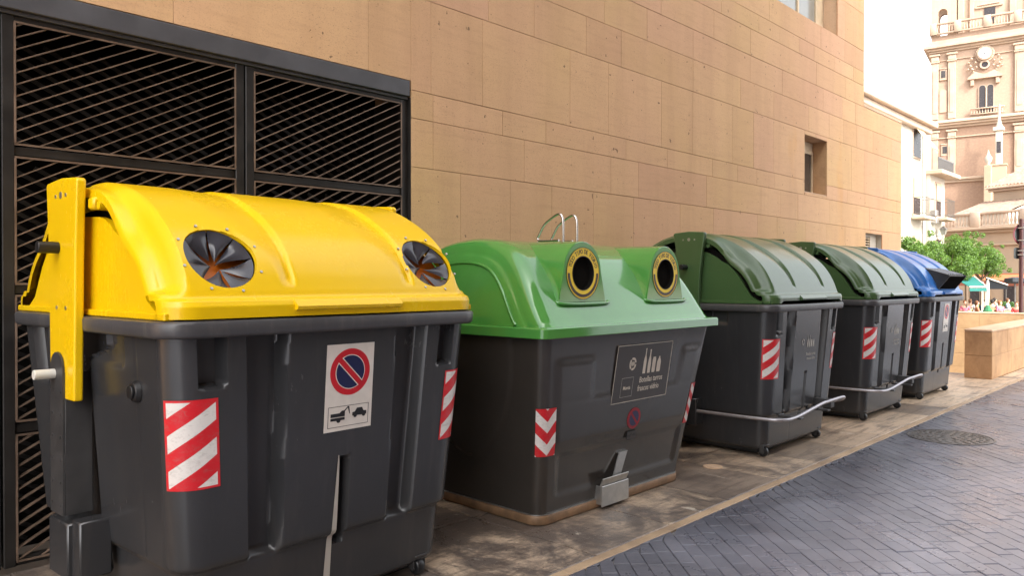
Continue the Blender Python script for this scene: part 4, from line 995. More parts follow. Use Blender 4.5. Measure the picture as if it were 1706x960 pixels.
# mouths
for mx in (-0.480, 0.428):
    SC = 1.503; yf = 0.125; mb = MB()
    def arch(w0, rt, ztop_c, zb, k=14):
        P = [(w0, zb), (w0 - 0.004, zb + 0.03)]
        for i in range(k + 1):
            t = math.pi*i/k; P.append((rt*math.cos(t), ztop_c + rt*math.sin(t)))
        return P + [(-w0 + 0.004, zb + 0.03), (-w0, zb)] + [(-w0 + 2*w0*j/14, zb) for j in range(1, 14)]
    outl = arch(0.228, 0.183, 1.515, 1.325)
    def rg(y, g_, dz=0): return [(mx + x*g_, y, 1.5 + (z - 1.5)*g_ + dz) for x, z in outl]
    # face around the round mouth: bridge between arch outline and circle
    no = len(outl); cir = []
    for (x, z) in outl:
        th = math.atan2(z - SC, x); cir.append((mx + 0.100*math.cos(th), yf, SC + 0.100*math.sin(th)))
    mb.loft([cir, rg(yf, 0.970), rg(yf + 0.003, 0.990), rg(yf + 0.014, 1.0), rg(0.45, 1.03), rg(0.80, 1.03)], False)
    mb.build('mouth_cowl', M['glass_green'], glid, 18)
    F = frame((mx, yf - 0.001, SC), (1, 0, 0), (0, 0, 1)); mb = MB()
    ring_mesh(mb, F, 0.101, 0.158, 0.0015, 64, 0)
    ring_mesh(mb, F, 0.155, 0.158, 0.0030, 64, 1); ring_mesh(mb, F, 0.101, 0.105, 0.0030, 64, 1)
    # dark crescent under the mouth
    pts = [(0.146*math.cos(t), 0.146*math.sin(t)) for t in [math.pi + (math.pi)*k/30 for k in range(31)]] + [(0.128*math.cos(t), 0.128*math.sin(t)) for t in [2*math.pi - math.pi*k/30 for k in range(31)]]
    mb.prism(pts, F, 0.0015, 0.0032, 1)
    s_ = 'TODO TIPO DE VIDRIO'
    for i, ch in enumerate(s_):
        if ch == ' ': continue
        th = R(164 - (i + 0.5)*(148/len(s_))); text_geo(mb, ch, F @ Matrix.Translation((0.130*math.cos(th), 0.130*math.sin(th), 0.0022)) @ Matrix.Rotation(th - math.pi/2, 4, 'Z'), 0.038, 1, width=0.8, bold=0.0006)
    mb.build('mouth_label', [M['ringy'], M['ringd']], glid)
    mb = MB(); nn_ = 40
    def cz(r_, y): return [(mx + r_*math.cos(2*math.pi*k/nn_), y, SC + r_*math.sin(2*math.pi*k/nn_)) for k in range(nn_)]
    mb.loft([cz(0.1015, yf - 0.004), cz(0.0985, yf - 0.007), cz(0.096, yf - 0.002), cz(0.094, yf + 0.16)], False); mb.build('mouth_collar', M['void'], glid, 40)
    mb = MB(); mb.loft([cz(0.0975, yf + 0.022), cz(0.0975, yf + 0.030)], True); mb.build('mouth_void', M['void'], glid)
    mb = MB(); pts = [(mx - 0.23, 0.150, 1.335), (mx - 0.20, 0.118, 1.322), (mx, 0.114, 1.318), (mx + 0.23, 0.118, 1.320), (mx + 0.26, 0.135, 1.330)]; mb.tube(catmull3(pts, 5), 0.010, 8); mb.build('drip_ledge', M['glass_green'], glid, 60)
# lifting loops
for lx in (-0.075, 0.075):
    mb = MB(); y0_, y1_ = 0.62, 0.84
    path = [(lx, y0_, 1.715), (lx, y0_, 1.80), (lx, y0_ + 0.005, 1.885), (lx, y0_ + 0.03, 1.918), (lx, y0_ + 0.07, 1.912), (lx, y0_ + 0.17, 1.855), (lx, y1_, 1.785), (lx, y1_ + 0.015, 1.76), (lx, y1_, 1.742), (lx, y1_ - 0.06, 1.738), (lx, y0_ + 0.04, 1.738)]
    mb.tube(catmull3(path, 4), 0.0085, 10); mb.build('lifting_loop', M['steel'], gt, 60)
# printed sign
def gframe(x, z, extra=0.002):
    y = gdims(z)[1]; dy = gdims(z + 0.1)[1] - gdims(z - 0.1)[1]; return frame((x, y - extra, z), (1, 0, 0), (0, dy, 0.2))
F = gframe(0.105, 0.860, 0.0085); mb = MB(); w_, h_ = 0.315, 0.19
mb.prism([(-w_, -h_), (w_, -h_), (w_, h_), (-w_, h_)], F, -0.004, 0.0008, 0)
for (p, q, r_, s_) in ((-w_, w_, h_ - 0.004, h_), (-w_, w_, -h_, -h_ + 0.004), (-w_, -w_ + 0.004, -h_ + 0.004, h_ - 0.004), (w_ - 0.004, w_, -h_ + 0.004, h_ - 0.004)):
    mb.prism([(p, r_), (q, r_), (q, s_), (p, s_)], F, 0.0008, 0.0016, 1)
bottle_prints(mb, F @ Matrix.Translation((0.055, 0.055, 0)) @ Matrix.Diagonal((0.88, 1, 1, 1)), 0.34, 1)
text_geo(mb, 'MM', F @ Matrix.Translation((-0.131, 0.061, 0.0012)), 0.042, 1, bold=0.001, width=0.62)
text_geo(mb, 'Botellas tarros', F @ Matrix.Translation((0.105, -0.055, 0.0012)), 0.056, 1, width=0.82, bold=0.0003); text_geo(mb, 'frascos vidrio', F @ Matrix.Translation((0.085, -0.112, 0.0012)), 0.056, 1, width=0.82, bold=0.0003)
C1 = F @ Matrix.Translation((-0.215 + 0.05, -0.09, 0)); q = 0.062
for (p, q_, r_, s_) in ((-q, q, q, q + 0.002), (-q, q, -q - 0.002, -q), (-q - 0.002, -q, -q - 0.002, q + 0.002), (q, q + 0.002, -q - 0.002, q + 0.002)): mb.prism([(p, r_), (q_, r_), (q_, s_), (p, s_)], C1, 0.0008, 0.0014, 2)
text_geo(mb, 'Murcia', C1 @ Matrix.Translation((0, -0.005, 0.0012)), 0.034, 1, width=0.85, bold=0.0004)
mb.build('printed_sign', [M['signbrown'], M['print'], M['fadeprint']], gt)
# faded no parking disc
F = gframe(0.07, 0.552, 0.0115); mb = MB(); disc(mb, F, 0.072, -0.003, 0.0008, mi=0); disc(mb, F, 0.052, 0, 0.0014, mi=1)
B = F @ Matrix.Rotation(R(-45), 4, 'Z'); mb.prism([(-0.055, -0.008), (0.055, -0.008), (0.055, 0.008), (-0.055, 0.008)], B, 0.0008, 0.0020, 0)
C1 = F @ Matrix.Translation((-0.004, -0.115, 0))
mb.prism([(-0.052, -0.027), (0.052, -0.027), (0.052, 0.027), (-0.052, 0.027)], C1, -0.003, 0.0006, 2); mb.prism([(-0.048, -0.023), (0.048, -0.023), (0.048, 0.023), (-0.048, 0.023)], C1, 0.0, 0.0010, 3); chain_tow(mb, C1 @ Matrix.Translation((0, -0.004, 0.0006)), 0.09, 2)
mb.build('no_parking_sticker', [M['fadered'], M['navy'], M['ink'], M['signbrown']], gt)
# chevrons
def gsticker(s0, s1, z0, z1, mat, corner=None, extra=0.003):
    me_v, me_f, uvs = [], [], []; nx_, nz = 12, 20
    a, y0, y1 = gdims(0.6); P0 = perim(a, y0, y1, 0.07); N = len(P0)
    if corner == 'L': idx = list(range(N - 7, N)) + list(range(0, 5))
    else: idx = list(range(118 - 3, 118)) + list(range(118, 126))
    tot = [0.0]
    for i in range(1, len(idx)): tot.append(tot[-1] + math.hypot(P0[idx[i]][0] - P0[idx[i-1]][0], P0[idx[i]][1] - P0[idx[i-1]][1]))
    for k in range(nz + 1):
        z = z0 + (z1 - z0)*k/nz; G = gring(z, extra)
        for j, i in enumerate(idx): me_v.append(G[i]); uvs.append((tot[j]/tot[-1], k/nz))
    n = len(idx)
    for k in range(nz):
        for j in range(n - 1): me_f.append((k*n + j, k*n + j + 1, (k+1)*n + j + 1, (k+1)*n + j))
    me = bpy.data.meshes.new('s'); me.from_pydata(me_v, [], me_f); uv = me.uv_layers.new(name='UVMap')
    for p in me.polygons:
        for li, vi in zip(p.loop_indices, p.vertices): uv.data[li].uv = uvs[vi]
    me.materials.append(mat); me.shade_smooth(); o = bpy.data.objects.new('reflective_sticker', me); COL.objects.link(o); o.parent = gt
gsticker(0, 0, 0.43, 0.72, M['chev'], 'L'); gsticker(0, 0, 0.43, 0.72, M['stripe2'], 'R')
# pedal
yb = gdims(0.1)[1]
mb = MB(); mb.bbox(-0.235, 0.055, yb - 0.055, yb - 0.045, 0.018, 0.150, 0.003, M=Matrix.Rotation(R(0), 4, 'X'))
mb.bbox(-0.235, -0.228, yb - 0.045, yb + 0.02, 0.03, 0.15, 0.002); mb.bbox(0.048, 0.055, yb - 0.045, yb + 0.02, 0.03, 0.15, 0.002)
pdl = mb.build('pedal', M['galv'], gt)
mb = MB(); Mx = Matrix.Translation((-0.09, yb - 0.045, 0.15)) @ Matrix.Rotation(R(25), 4, 'X'); mb.bbox(-0.15, 0.13, 0.0, 0.008, -0.002, 0.055, 0.002, M=Mx); mb.build('pedal_tread', M['galv'], pdl)
mb = MB(); mb.prism([(-0.10, 0.19), (-0.02, 0.19), (0.055, 0.335), (-0.035, 0.335)], frame((0, yb - 0.040, 0), (1, 0, 0), (0, 0, 1)), -0.004, 0.004)
mb.prism([(-0.045, 0.33), (0.055, 0.33), (0.055, 0.337), (-0.045, 0.337)], frame((0, yb + 0.02, 0), (1, 0, 0), (0, 0, 1)), -0.02, 0.065); mb.build('pedal_lever', M['galv'], pdl)

# ------------------------------------------------------------------ stone block and parapets
def courses_wall(name, x0, x1, y0, y1, zs, label, mat, top, lenx, cat='wall', copl=0.04):
    e = empty(name, (x0, y0, zs[0]), 0, label, cat); mb = MB(); rnd = random.Random(len(label))
    alongx = (x1 - x0) > (y1 - y0)
    for i in range(len(zs) - 1):
        p = 0.0; L = (x1 - x0) if alongx else (y1 - y0); p = -rnd.random()*lenx*0.5 if i else 0
        while p < L - 0.02:
            q = min(L, p + lenx*rnd.uniform(0.9, 1.1)); a_ = max(p, 0)
            if L - q < 0.2: q = L
            if alongx: mb.bbox(a_ + 0.002, q - 0.002, 0, y1 - y0, zs[i] - zs[0] + 0.002, zs[i+1] - zs[0] - 0.002, 0.005)
            else: mb.bbox(0, x1 - x0, a_ + 0.002, q - 0.002, zs[i] - zs[0] + 0.002, zs[i+1] - zs[0] - 0.002, 0.005)
            p = q
    mb.build('courses', mat, e)
    mb = MB(); mb.bbox(0.006, x1 - x0 - 0.006, 0.006, y1 - y0 - 0.006, 0.0, zs[-1] - zs[0] - 0.004, 0.002); mb.build('core', M['mortar'], e)
    mb = MB(); h = zs[-1] - zs[0]; mb.bbox(-0.004, x1 - x0 + 0.004, -0.004, y1 - y0 + 0.004, h - 0.001, h + copl, 0.012); mb.build('coping', top, e)
    return e
courses_wall('stone_wall', 13.12, 21.18, 2.735, 3.10, [0.0, 0.345, 0.70], 'low tan stone block wall with pale top at the end of the pavement', M['block'], M['blocktop'], 1.3)
courses_wall('parapet', 21.2, 21.5, 2.9, 13.0, [-0.94, -0.62, -0.3, 0.0, 0.32, 0.68], 'pale stone parapet in front of the cafe terrace', M['parapet'], M['blocktop'], 0.9)

# ------------------------------------------------------------------ building across the street (behind the camera)
M['shadewall'] = plain('brown_brick_wall', (0.14, 0.10, 0.075), 0.8, 0, 0.2, 1.0)
ob = empty('street_house', (0, -4.0, 0), 0, 'plain brown house standing across the street from the row of containers', 'building')
mb = MB(); mb.box(-5.0, 11.5, -10, 0, 0, 16.5); mb.build('wall', M['shadewall'], ob)
for fz in (1.2, 4.6, 8.0, 11.4):
    for fx in range(-2, 11, 4):
        mb = MB(); mb.bbox(fx - 0.6, fx + 0.6, 0.003, 0.05, fz, fz + 1.9, 0.01, 0); wq = mb.build('window', M['shutter'], ob)

# ------------------------------------------------------------------ white houses at the square
PZ = -0.95
wb = empty('white_house', (16, 13.5, PZ), 0, 'tall cream apartment house with cornice and balconies beyond the stone corner', 'building')
def P(par, name, mb, mat, **k): return mb.build(name, mat, par, **k)
mb = MB(); mb.box(0, 32.6, 0, 14, 0, 10.9); P(wb, 'wall', mb, M['render'])
mb = MB(); mb.bbox(-0.4, 33.0, -0.55, 14.3, 11.25, 11.55, 0.04); mb.bbox(-0.2, 32.8, -0.3, 14.2, 10.9, 11.25, 0.05); P(wb, 'cornice', mb, M['towerlight'])
def house_window(par, x, z, w, h, shutter='blind', balcony=False):
    f = MB(); f.bbox(x - w/2 - 0.08, x + w/2 + 0.08, -0.05, 0.02, z - 0.1, z + h + 0.1, 0.02); win = f.build('window', M['towerlight'], par)
    p = MB(); p.box(x - w/2, x + w/2, -0.07, -0.055, z, z + h); p.build('pane', M['dkwin'], win)
    if shutter == 'tilt':
        s = MB(); s.add([(x - w/2, -0.08, z + h), (x + w/2, -0.08, z + h), (x + w/2 + 0.05, -0.95, z + 0.35), (x - w/2 - 0.05, -0.95, z + 0.35), (x - w/2, -0.05, z + h + 0.03), (x + w/2, -0.05, z + h + 0.03), (x + w/2 + 0.05, -0.97, z + 0.38), (x - w/2 - 0.05, -0.97, z + 0.38)], [(0, 1, 2, 3), (7, 6, 5, 4), (0, 4, 5, 1), (1, 5, 6, 2), (2, 6, 7, 3), (3, 7, 4, 0)]); s.build('blind', M['awn'], win)
    elif shutter == 'blind':
        s = MB(); s.bbox(x - w/2, x + w/2, -0.10, -0.075, z + h*0.45, z + h, 0.01); s.build('blind', M['awn'], win)
    if balcony:
        bmb = MB(); bmb.bbox(x - w/2 - 0.35, x + w/2 + 0.35, -0.75, -0.06, z - 0.32, z - 0.15, 0.03); bal = bmb.build('balcony', M['towerlight'], par)
        r = MB()
        for zz in (z - 0.05, z + 0.85): r.box(x - w/2 - 0.33, x + w/2 + 0.33, -0.735, -0.715, zz, zz + 0.03); r.box(x - w/2 - 0.33, x - w/2 - 0.31, -0.71, -0.06, zz, zz + 0.03); r.box(x + w/2 + 0.31, x + w/2 + 0.33, -0.71, -0.06, zz, zz + 0.03)
        k = x - w/2 - 0.32
        while k < x + w/2 + 0.32: r.box(k, k + 0.015, -0.732, -0.718, z - 0.149, z + 0.85); k += 0.12
        r.build('railing', M['iron'], bal)
for col_x in (13.0, 18.2, 24.0, 30.8):
    house_window(wb, col_x, 9.4, 1.3, 1.7, 'tilt'); house_window(wb, col_x, 6.2, 1.2, 2.0, 'blind', True); house_window(wb, col_x, 3.0, 1.1, 2.0, 'blind', False)
mb = MB(); mb.box(31.9, 32.0, -0.06, 0, 0, 10.8); P(wb, 'downpipe', mb, M['galv'])
wb2 = empty('white_house', (48.65, 13.3, PZ), 0, 'lower white house with dark roof railing and small balcony left of the church', 'building')
mb = MB(); mb.box(0, 3.0, 0, 14, 0, 8.6); P(wb2, 'wall', mb, M['render'])
mb = MB(); mb.bbox(-0.1, 3.7, -0.7, 14.2, 8.6, 8.85, 0.04); P(wb2, 'cornice', mb, M['towerlight'])
mb = MB()
for k in range(32): mb.box(k*0.1, k*0.1 + 0.05, -0.45, -0.42, 8.86, 9.55)
mb.box(0, 3.2, -0.46, -0.41, 9.5, 9.58); P(wb2, 'roof_railing', mb, M['iron'])
house_window(wb2, 1.55, 6.3, 0.9, 1.9, 'blind', True); house_window(wb2, 1.55, 3.0, 0.9, 1.9, 'none', False)
for (xx, zz) in ((0.35, 6.2), (0.5, 5.8)):
    mb = MB(); mb.bbox(xx - 0.25, xx + 0.25, -0.3, -0.01, zz, zz + 0.35, 0.02); P(wb2, 'air_conditioner', mb, M['galv'])
# wall lantern
ln = empty('wall_lantern', (49.9, 12.9, 4.2), 0, 'small black wall lantern on the lower white house', 'lantern')
mb = MB(); mb.box(-0.02, 0.02, 0, 0.42, -0.05, -0.02); mb.tube([(0, 0.35, -0.4), (0, 0.15, -0.30), (0, 0, -0.04)], 0.015, 6); mb.build('bracket', M['iron'], ln)
mb = MB(); mb.loft([[(x*s, y*s, z) for (x, y) in ((1,1),(-1,1),(-1,-1),(1,-1))] for (s, z) in ((0.09, 0), (0.17, 0.32))], True); mb.build('glass', M['glasspale'], ln)
mb = MB(); mb.loft([[(x*s, y*s, z) for (x, y) in ((1,1),(-1,1),(-1,-1),(1,-1))] for (s, z) in ((0.2, 0.322), (0.08, 0.45), (0.02, 0.55))], True); mb.build('cap', M['iron'], ln)
for i, (ax, h_) in enumerate(((38.5, 2.4), (41.9, 1.9), (44.6, 1.3), (47.4, 1.1))):
    mb = MB(); z0_ = 10.36; mb.tube([(0, 0, 0), (0, 0, h_)], 0.03, 6); mb.tube([(-0.5, 0, h_ - 0.1), (0.6, 0, h_ - 0.1)], 0.02, 5)
    for k in range(5): mb.tube([(-0.4 + k*0.22, -0.25, h_ - 0.1), (-0.4 + k*0.22, 0.25, h_ - 0.1)], 0.014, 5)
    o = mb.build('television_aerial', M['galv']); o.location = (ax, 15.0, z0_); tag(o, ['leftmost', 'second from left', 'third from left', 'rightmost'][i] + ' thin aerial standing on the cream house roof', 'aerial', 'aerials on the roof')

# ------------------------------------------------------------------ cathedral tower (facade frame: x along the face, -y towards the viewer)
tw = empty('cathedral_tower', (109.74, 30.11, PZ), math.atan2(-0.987, 0.16), 'tall pink stone bell tower with a clock and twin arched window', 'tower')
# local x runs to the viewer's right along the face; local -y faces the street side
H0 = 0 - PZ
def TZ(z): return z + H0
TWW = 20.0
mb = MB(); mb.box(0.25, TWW - 0.25, 0, 18, 0, TZ(21.3)); mb.build('lower_shaft', M['towerbrick'], tw)
mb = MB(); mb.box(0.25, TWW - 0.25, 0, 18, TZ(21.3), TZ(33.2)); mb.build('middle_shaft', M['tower'], tw)
def tcornice(z, dep, hs, name='cornice'):
    mb = MB(); y = z
    for (h, d) in hs: mb.bbox(0.25 - d, TWW - 0.25 + d, -d, 18 + d, TZ(y), TZ(y + h - 0.004), 0.03); y += h
    return mb.build(name, M['towerlight'], tw)
tcornice(31.0, 0, ((0.25, 0.25), (0.3, 0.5), (0.3, 0.85), (0.18, 0.6), (0.5, 0.3))); tcornice(29.9, 0, ((0.12, 0.16),), 'string_course')
tcornice(21.2, 0, ((0.3, 0.3), (0.3, 0.65), (0.25, 0.9), (0.2, 0.45))); tcornice(19.9, 0, ((0.15, 0.18),), 'string_course')
tcornice(14.2, 0, ((0.3, 0.3), (0.3, 0.55)))
for (z0_, z1_, m_) in ((22.4, 31.0, 'tower'), (14.9, 21.15, 'towerbrick')):
    for (a_, b_) in ((0.25, 1.05), (2.15, 3.0), (9.3, 10.3), (11.3, 12.2), (17.2, 18.0), (18.9, 19.7)):
        mb = MB(); mb.bbox(a_, b_, -0.28, 0, TZ(z0_), TZ(z1_ - 1.3), 0.03); mb.bbox(a_ + 0.2, b_ - 0.2, -0.34, -0.281, TZ(z0_ + 0.8), TZ(z1_ - 2.2), 0.02); pl_ = mb.build('pilaster', M['towerlight'], tw)
        mb = MB(); mb.bbox(a_ - 0.12, b_ + 0.12, -0.42, 0, TZ(z1_ - 1.29), TZ(z1_ - 1.12), 0.03); mb.bbox(a_ - 0.05, b_ + 0.05, -0.36, 0, TZ(z1_ - 1.11), TZ(z1_ - 0.45), 0.08); mb.bbox(a_ - 0.2, b_ + 0.2, -0.48, 0, TZ(z1_ - 0.44), TZ(z1_ - 0.2), 0.03); mb.build('capital', M['towerlight'], pl_)
# clock, carved surround, oculus, pediment
CXk, CZk = 6.17, 30.04
FT = frame((CXk, -0.5, TZ(CZk)), (1, 0, 0), (0, 0, 1))
ck = None; mb = MB(); disc(mb, FT, 0.80, -0.5, 0.16, 40); ck = mb.build('clock', M['tower'], tw, 40)
mb = MB(); disc(mb, FT, 0.66, 0.162, 0.20, 40); mb.build('clock_face', plain('white_dial', (0.62, 0.62, 0.66), 0.4), ck)
mb = MB()
for k in range(12):
    th = k*math.pi/6; mb.prism([(-0.02, 0.52), (0.02, 0.52), (0.02, 0.64), (-0.02, 0.64)], FT @ Matrix.Rotation(th, 4, 'Z'), 0.205, 0.215)
mb.build('hour_marks', M['ink'], ck)
for (th, L, w_) in ((R(-95), 0.55, 0.025), (R(172), 0.35, 0.035)):
    mb = MB(); mb.prism([(-w_, -0.1), (w_, -0.1), (w_*0.5, L), (-w_*0.5, L)], FT @ Matrix.Rotation(th, 4, 'Z'), 0.22, 0.235); mb.build('clock_hand', M['ink'], ck)
mb = MB(); rnd = random.Random(9)
for k in range(30):
    th = k*math.pi/15; r_ = 0.90 + 0.03*(k % 2); mb.bbox(-0.13, 0.13, -0.45, -0.2, -0.11, 0.11, 0.04, M=Matrix.Translation((CXk + r_*math.cos(th), 0.1, TZ(CZk + r_*math.sin(th)))) @ Matrix.Rotation(-th, 4, 'Y'))
for sgn in (-1, 1):
    for (dx, dz, q) in ((1.45, -0.5, 0.28), (1.75, -0.95, 0.25), (1.55, -1.4, 0.3), (1.8, -1.75, 0.22), (1.35, -1.85, 0.3), (1.0, -1.0, 0.24), (0.9, -1.6, 0.22), (1.2, -2.2, 0.26)):
        mb.tube([(CXk + sgn*dx - q*0.5, -0.3, TZ(CZk + dz - q*0.6)), (CXk + sgn*dx + q*0.2, -0.45, TZ(CZk + dz)), (CXk + sgn*dx - q*0.1, -0.3, TZ(CZk + dz + q*0.7))], [q*0.35, q*0.55, q*0.3], 7)
mb.build('carved_surround', M['towerlight'], tw, 50)
FO = frame((CXk, -0.2, TZ(28.69)), (1, 0, 0), (0, 0, 1)); mb = MB(); ring_mesh(mb, FO, 0.36, 0.55, 0.25, 32); oc = mb.build('oculus', M['towerlight'], tw, 40); mb = MB(); disc(mb, FO, 0.37, 0.0, 0.06, 32); mb.build('pane', M['dkwin'], oc)
mb = MB(); FP = frame((CXk, -0.01, 0), (1, 0, 0), (0, 0, 1)); mb.prism([(-1.85, TZ(27.0)), (1.85, TZ(27.0)), (1.85, TZ(27.2)), (1.0, TZ(27.9)), (0.75, TZ(27.75)), (0.0, TZ(27.45)), (-0.75, TZ(27.75)), (-1.0, TZ(27.9)), (-1.85, TZ(27.2))], FP, 0, 0.55)
for sgn in (-1, 1): mb.bbox(CXk + sgn*1.35 - 0.2, CXk + sgn*1.35 + 0.2, -0.45, -0.012, TZ(26.2), TZ(26.98), 0.05)
mb.build('pediment', M['tower'], tw)
def arched(par, x, z0, w, h, name, matp, depth=0.12, frame_w=0.22):
    def ar(g_): return [(-(w/2 + g_), 0), (w/2 + g_, 0)] + [((w/2 + g_)*math.cos(t), h - w/2 + (w/2 + g_)*math.sin(t)) for t in [math.pi*k/12 for k in range(13)]]
    F = frame((x, 0, TZ(z0)), (1, 0, 0), (0, 0, 1)); mb = MB(); mb.prism(ar(frame_w), F, 0.001, depth); w_o = mb.build(name, M['towerlight'], par)
    mb = MB(); mb.prism(ar(0), F, depth, depth + 0.03); mb.build('pane', matp, w_o); return w_o
for dx in (-0.42, 0.42): arched(tw, CXk + 0.16 + dx, 22.75, 0.66, 3.4, 'arched_window', M['dkwin'], 0.15, 0.10)
mb = MB(); mb.cyl((CXk + 0.16, -0.22, TZ(22.7)), (CXk + 0.16, -0.22, TZ(25.8)), 0.09, 10); mb.build('mullion', M['towerlight'], tw)
def balustrade(par, x0, x1, z0, h, y, step=0.32, r=0.075, name='balustrade', m=None, piers=()):
    mb = MB(); mb.bbox(x0, x1, y - 0.14, y + 0.14, z0, z0 + h*0.14, 0.02); mb.bbox(x0, x1, y - 0.16, y + 0.16, z0 + h*0.84, z0 + h, 0.02); k = x0 + step*0.5
    while k < x1:
        zz = [z0 + h*t for t in (0.14, 0.25, 0.36, 0.5, 0.7, 0.84)]
        if not any(abs(k - p) < 0.45 for p in piers): mb.tube([(k, y, z) for z in zz], [r*0.7, r*0.9, r*1.15, r*0.8, r*0.5, r*0.7], 6)
        k += step
    for p in piers: mb.bbox(p - 0.4, p + 0.4, y - 0.19, y + 0.19, z0, z0 + h*1.03, 0.02)
    return mb.build(name, m or M['towerlight'], par, 50)
balustrade(tw, 4.6, 8.3, TZ(22.5), 0.8, -0.45, 0.3, 0.07)
for (x_, z_) in ((1.6, 27.75), (1.8, 18.0)):
    mb = MB(); mb.bbox(x_ - 0.4, x_ + 0.4, -0.12, 0, TZ(z_ - 0.15), TZ(z_ + 1.1), 0.03); mb.bbox(x_ - 0.45, x_ + 0.45, -0.22, 0, TZ(z_ + 1.102), TZ(z_ + 1.25), 0.04); mb.bbox(x_ - 0.42, x_ + 0.42, -0.2, 0, TZ(z_ - 0.32), TZ(z_ - 0.152), 0.04)
    wq = mb.build('small_window', M['towerlight'], tw); mb = MB(); mb.box(x_ - 0.25, x_ + 0.25, -0.14, -0.121, TZ(z_), TZ(z_ + 0.9)); mb.build('pane', M['dkwin'], wq)
    mb = MB()
    for k in range(3): mb.box(x_ - 0.15 + k*0.15 - 0.015, x_ - 0.15 + k*0.15 + 0.015, -0.17, -0.145, TZ(z_), TZ(z_ + 0.9))
    mb.build('bars', M['iron'], wq)
arched(tw, 1.85, 14.9, 0.8, 2.9, 'niche', plain('niche_shade_stone', (0.30, 0.19, 0.14), 0.8), 0.12, 0.15)
arched(tw, 1.6, 23.3, 0.75, 2.9, 'blind_panel', M['towerlight'], 0.10, 0.08)
# belfry level
balustrade(tw, 0.1, TWW - 0.1, TZ(33.3), 1.45, -0.35, 0.33, 0.09, piers=(0.45, 3.2, 6.4, 9.6, 12.8, 16.0, 19.4))
mb = MB(); mb.box(3.0, TWW - 3.0, 1.2, 16, TZ(33.2), TZ(48)); mb.build('belfry_shaft', M['tower'], tw)
# corner pavilion with open arch
mb = MB()
def wall_arch(x0, x1, xc, w, h, z0, z1, y0, y1):
    F = frame((0, (y0 + y1)/2, TZ(0)), (1, 0, 0), (0, 0, 1)); d = (y1 - y0)/2
    mb.prism([(x0, z0), (xc - w/2, z0), (xc - w/2, z0 + h - w/2)] + [(xc + (w/2)*math.cos(t), z0 + h - w/2 + (w/2)*math.sin(t)) for t in [math.pi - math.pi*k/12 for k in range(1, 7)]] + [(xc, z1), (x0, z1)], F, -d, d)
    mb.prism([(x1, z0), (x1, z1), (xc, z1)] + [(xc + (w/2)*math.cos(t), z0 + h - w/2 + (w/2)*math.sin(t)) for t in [math.pi/2 - math.pi*k/12 for k in range(0, 7)]] + [(xc + w/2, z0)], F, -d, d)
wall_arch(0.15, 3.0, 1.5, 1.05, 3.5, 33.2, 48, 0.1, 0.7); wall_arch(0.15, 3.0, 1.5, 1.05, 3.5, 33.2, 48, 2.4, 3.0)
mb.box(0.15, 0.6, 0.7, 2.4, TZ(33.2), TZ(33.8)); mb.build('corner_pavilion', M['tower'], tw)
mb = MB(); mb.bbox(5.0, 8.0, 1.0, 1.2, TZ(36.2), TZ(36.5), 0.05); mb.bbox(5.3, 7.7, 0.9, 1.2, TZ(36.5), TZ(36.7), 0.05); mb.build('window_hood', M['towerlight'], tw)
mb = MB(); mb.box(6.0, 7.2, 1.1, 1.199, TZ(34.2), TZ(36.15)); mb.build('belfry_window', M['dkwin'], tw)
for (a_, b_) in ((3.1, 3.8), (4.4, 4.9), (8.7, 9.4), (10.5, 11.2)):
    mb = MB(); mb.bbox(a_, b_, 0.9, 1.199, TZ(33.2), TZ(48), 0.04); mb.build('pilaster', M['towerlight'], tw)

# ------------------------------------------------------------------ cathedral side chapel with balustrade and tiled roofs
ch = empty('church_chapel', (68.74, 17.94, PZ), math.atan2(-0.9446, -0.328), 'cream church chapel with roof balustrade and pilasters behind the cafe', 'church')
C0z = -PZ
mb = MB(); mb.box(-6, 16, 0, 12, 0, C0z + 5.2); mb.build('wall', M['church'], ch)
mb = MB(); mb.bbox(-6.3, 16.3, -0.3, 12.3, C0z + 5.2, C0z + 5.42, 0.03); mb.bbox(-6.6, 16.6, -0.6, 12.6, C0z + 5.42, C0z + 5.62, 0.04); mb.bbox(-6.2, 16.2, -0.2, 12.2, C0z + 4.2, C0z + 4.35, 0.03); mb.build('cornice', M['church'], ch)
for px in (-3.0, 3.6, 8.4, 13.0):
    mb = MB(); mb.bbox(px - 0.35, px + 0.35, -0.22, 0, 0, C0z + 4.0, 0.02); mb.bbox(px - 0.48, px + 0.48, -0.3, 0, C0z + 3.75, C0z + 4.18, 0.04); mb.build('pilaster', M['church'], ch)
balustrade(ch, -6.2, 16.2, C0z + 5.62, 1.2, -0.1, 0.27, 0.09, piers=(-3.0, 2.9, 6.6, 10.4, 14.0))
# chapel roofs
def tiled(mb, x0, x1, y0, z0, y1, z1, pitch=0.28):
    n = int((x1 - x0)/pitch)*6; rows = []
    for (y, z) in ((y0, z0), ((y0 + y1)/2, (z0 + z1)/2), (y1, z1)):
        rows.append([(x0 + (x1 - x0)*i/n, y, z + 0.11*abs(math.sin(math.pi*i/6))) for i in range(n + 1)])
    mb.loft(rows, False, closed=False)
mb = MB(); tiled(mb, -0.5, 3.9, 2.0, C0z + 6.9, 6.5, C0z + 8.2); mb.build('tiled_roof', M['tile'], ch)
mb = MB(); mb.box(-0.4, 3.8, 2.3, 6.5, C0z + 5.6, C0z + 6.8); mb.add([(3.8, 2.3, C0z + 6.8), (3.8, 6.5, C0z + 6.8), (3.8, 6.5, C0z + 8.15)], [(0, 1, 2)]); mb.bbox(-0.3, 3.9, 6.5, 7.0, C0z + 5.6, C0z + 8.3, 0.03); mb.build('attic', M['render'], ch)
up = empty('church_nave', (74.5, 15.5, PZ), math.atan2(-0.9446, -0.328), 'upper church wing with clay tile roof below the tower', 'church')
mb = MB(); mb.box(0, 14, 0, 8, 0, C0z + 9.2); mb.build('wall', M['church'], up)
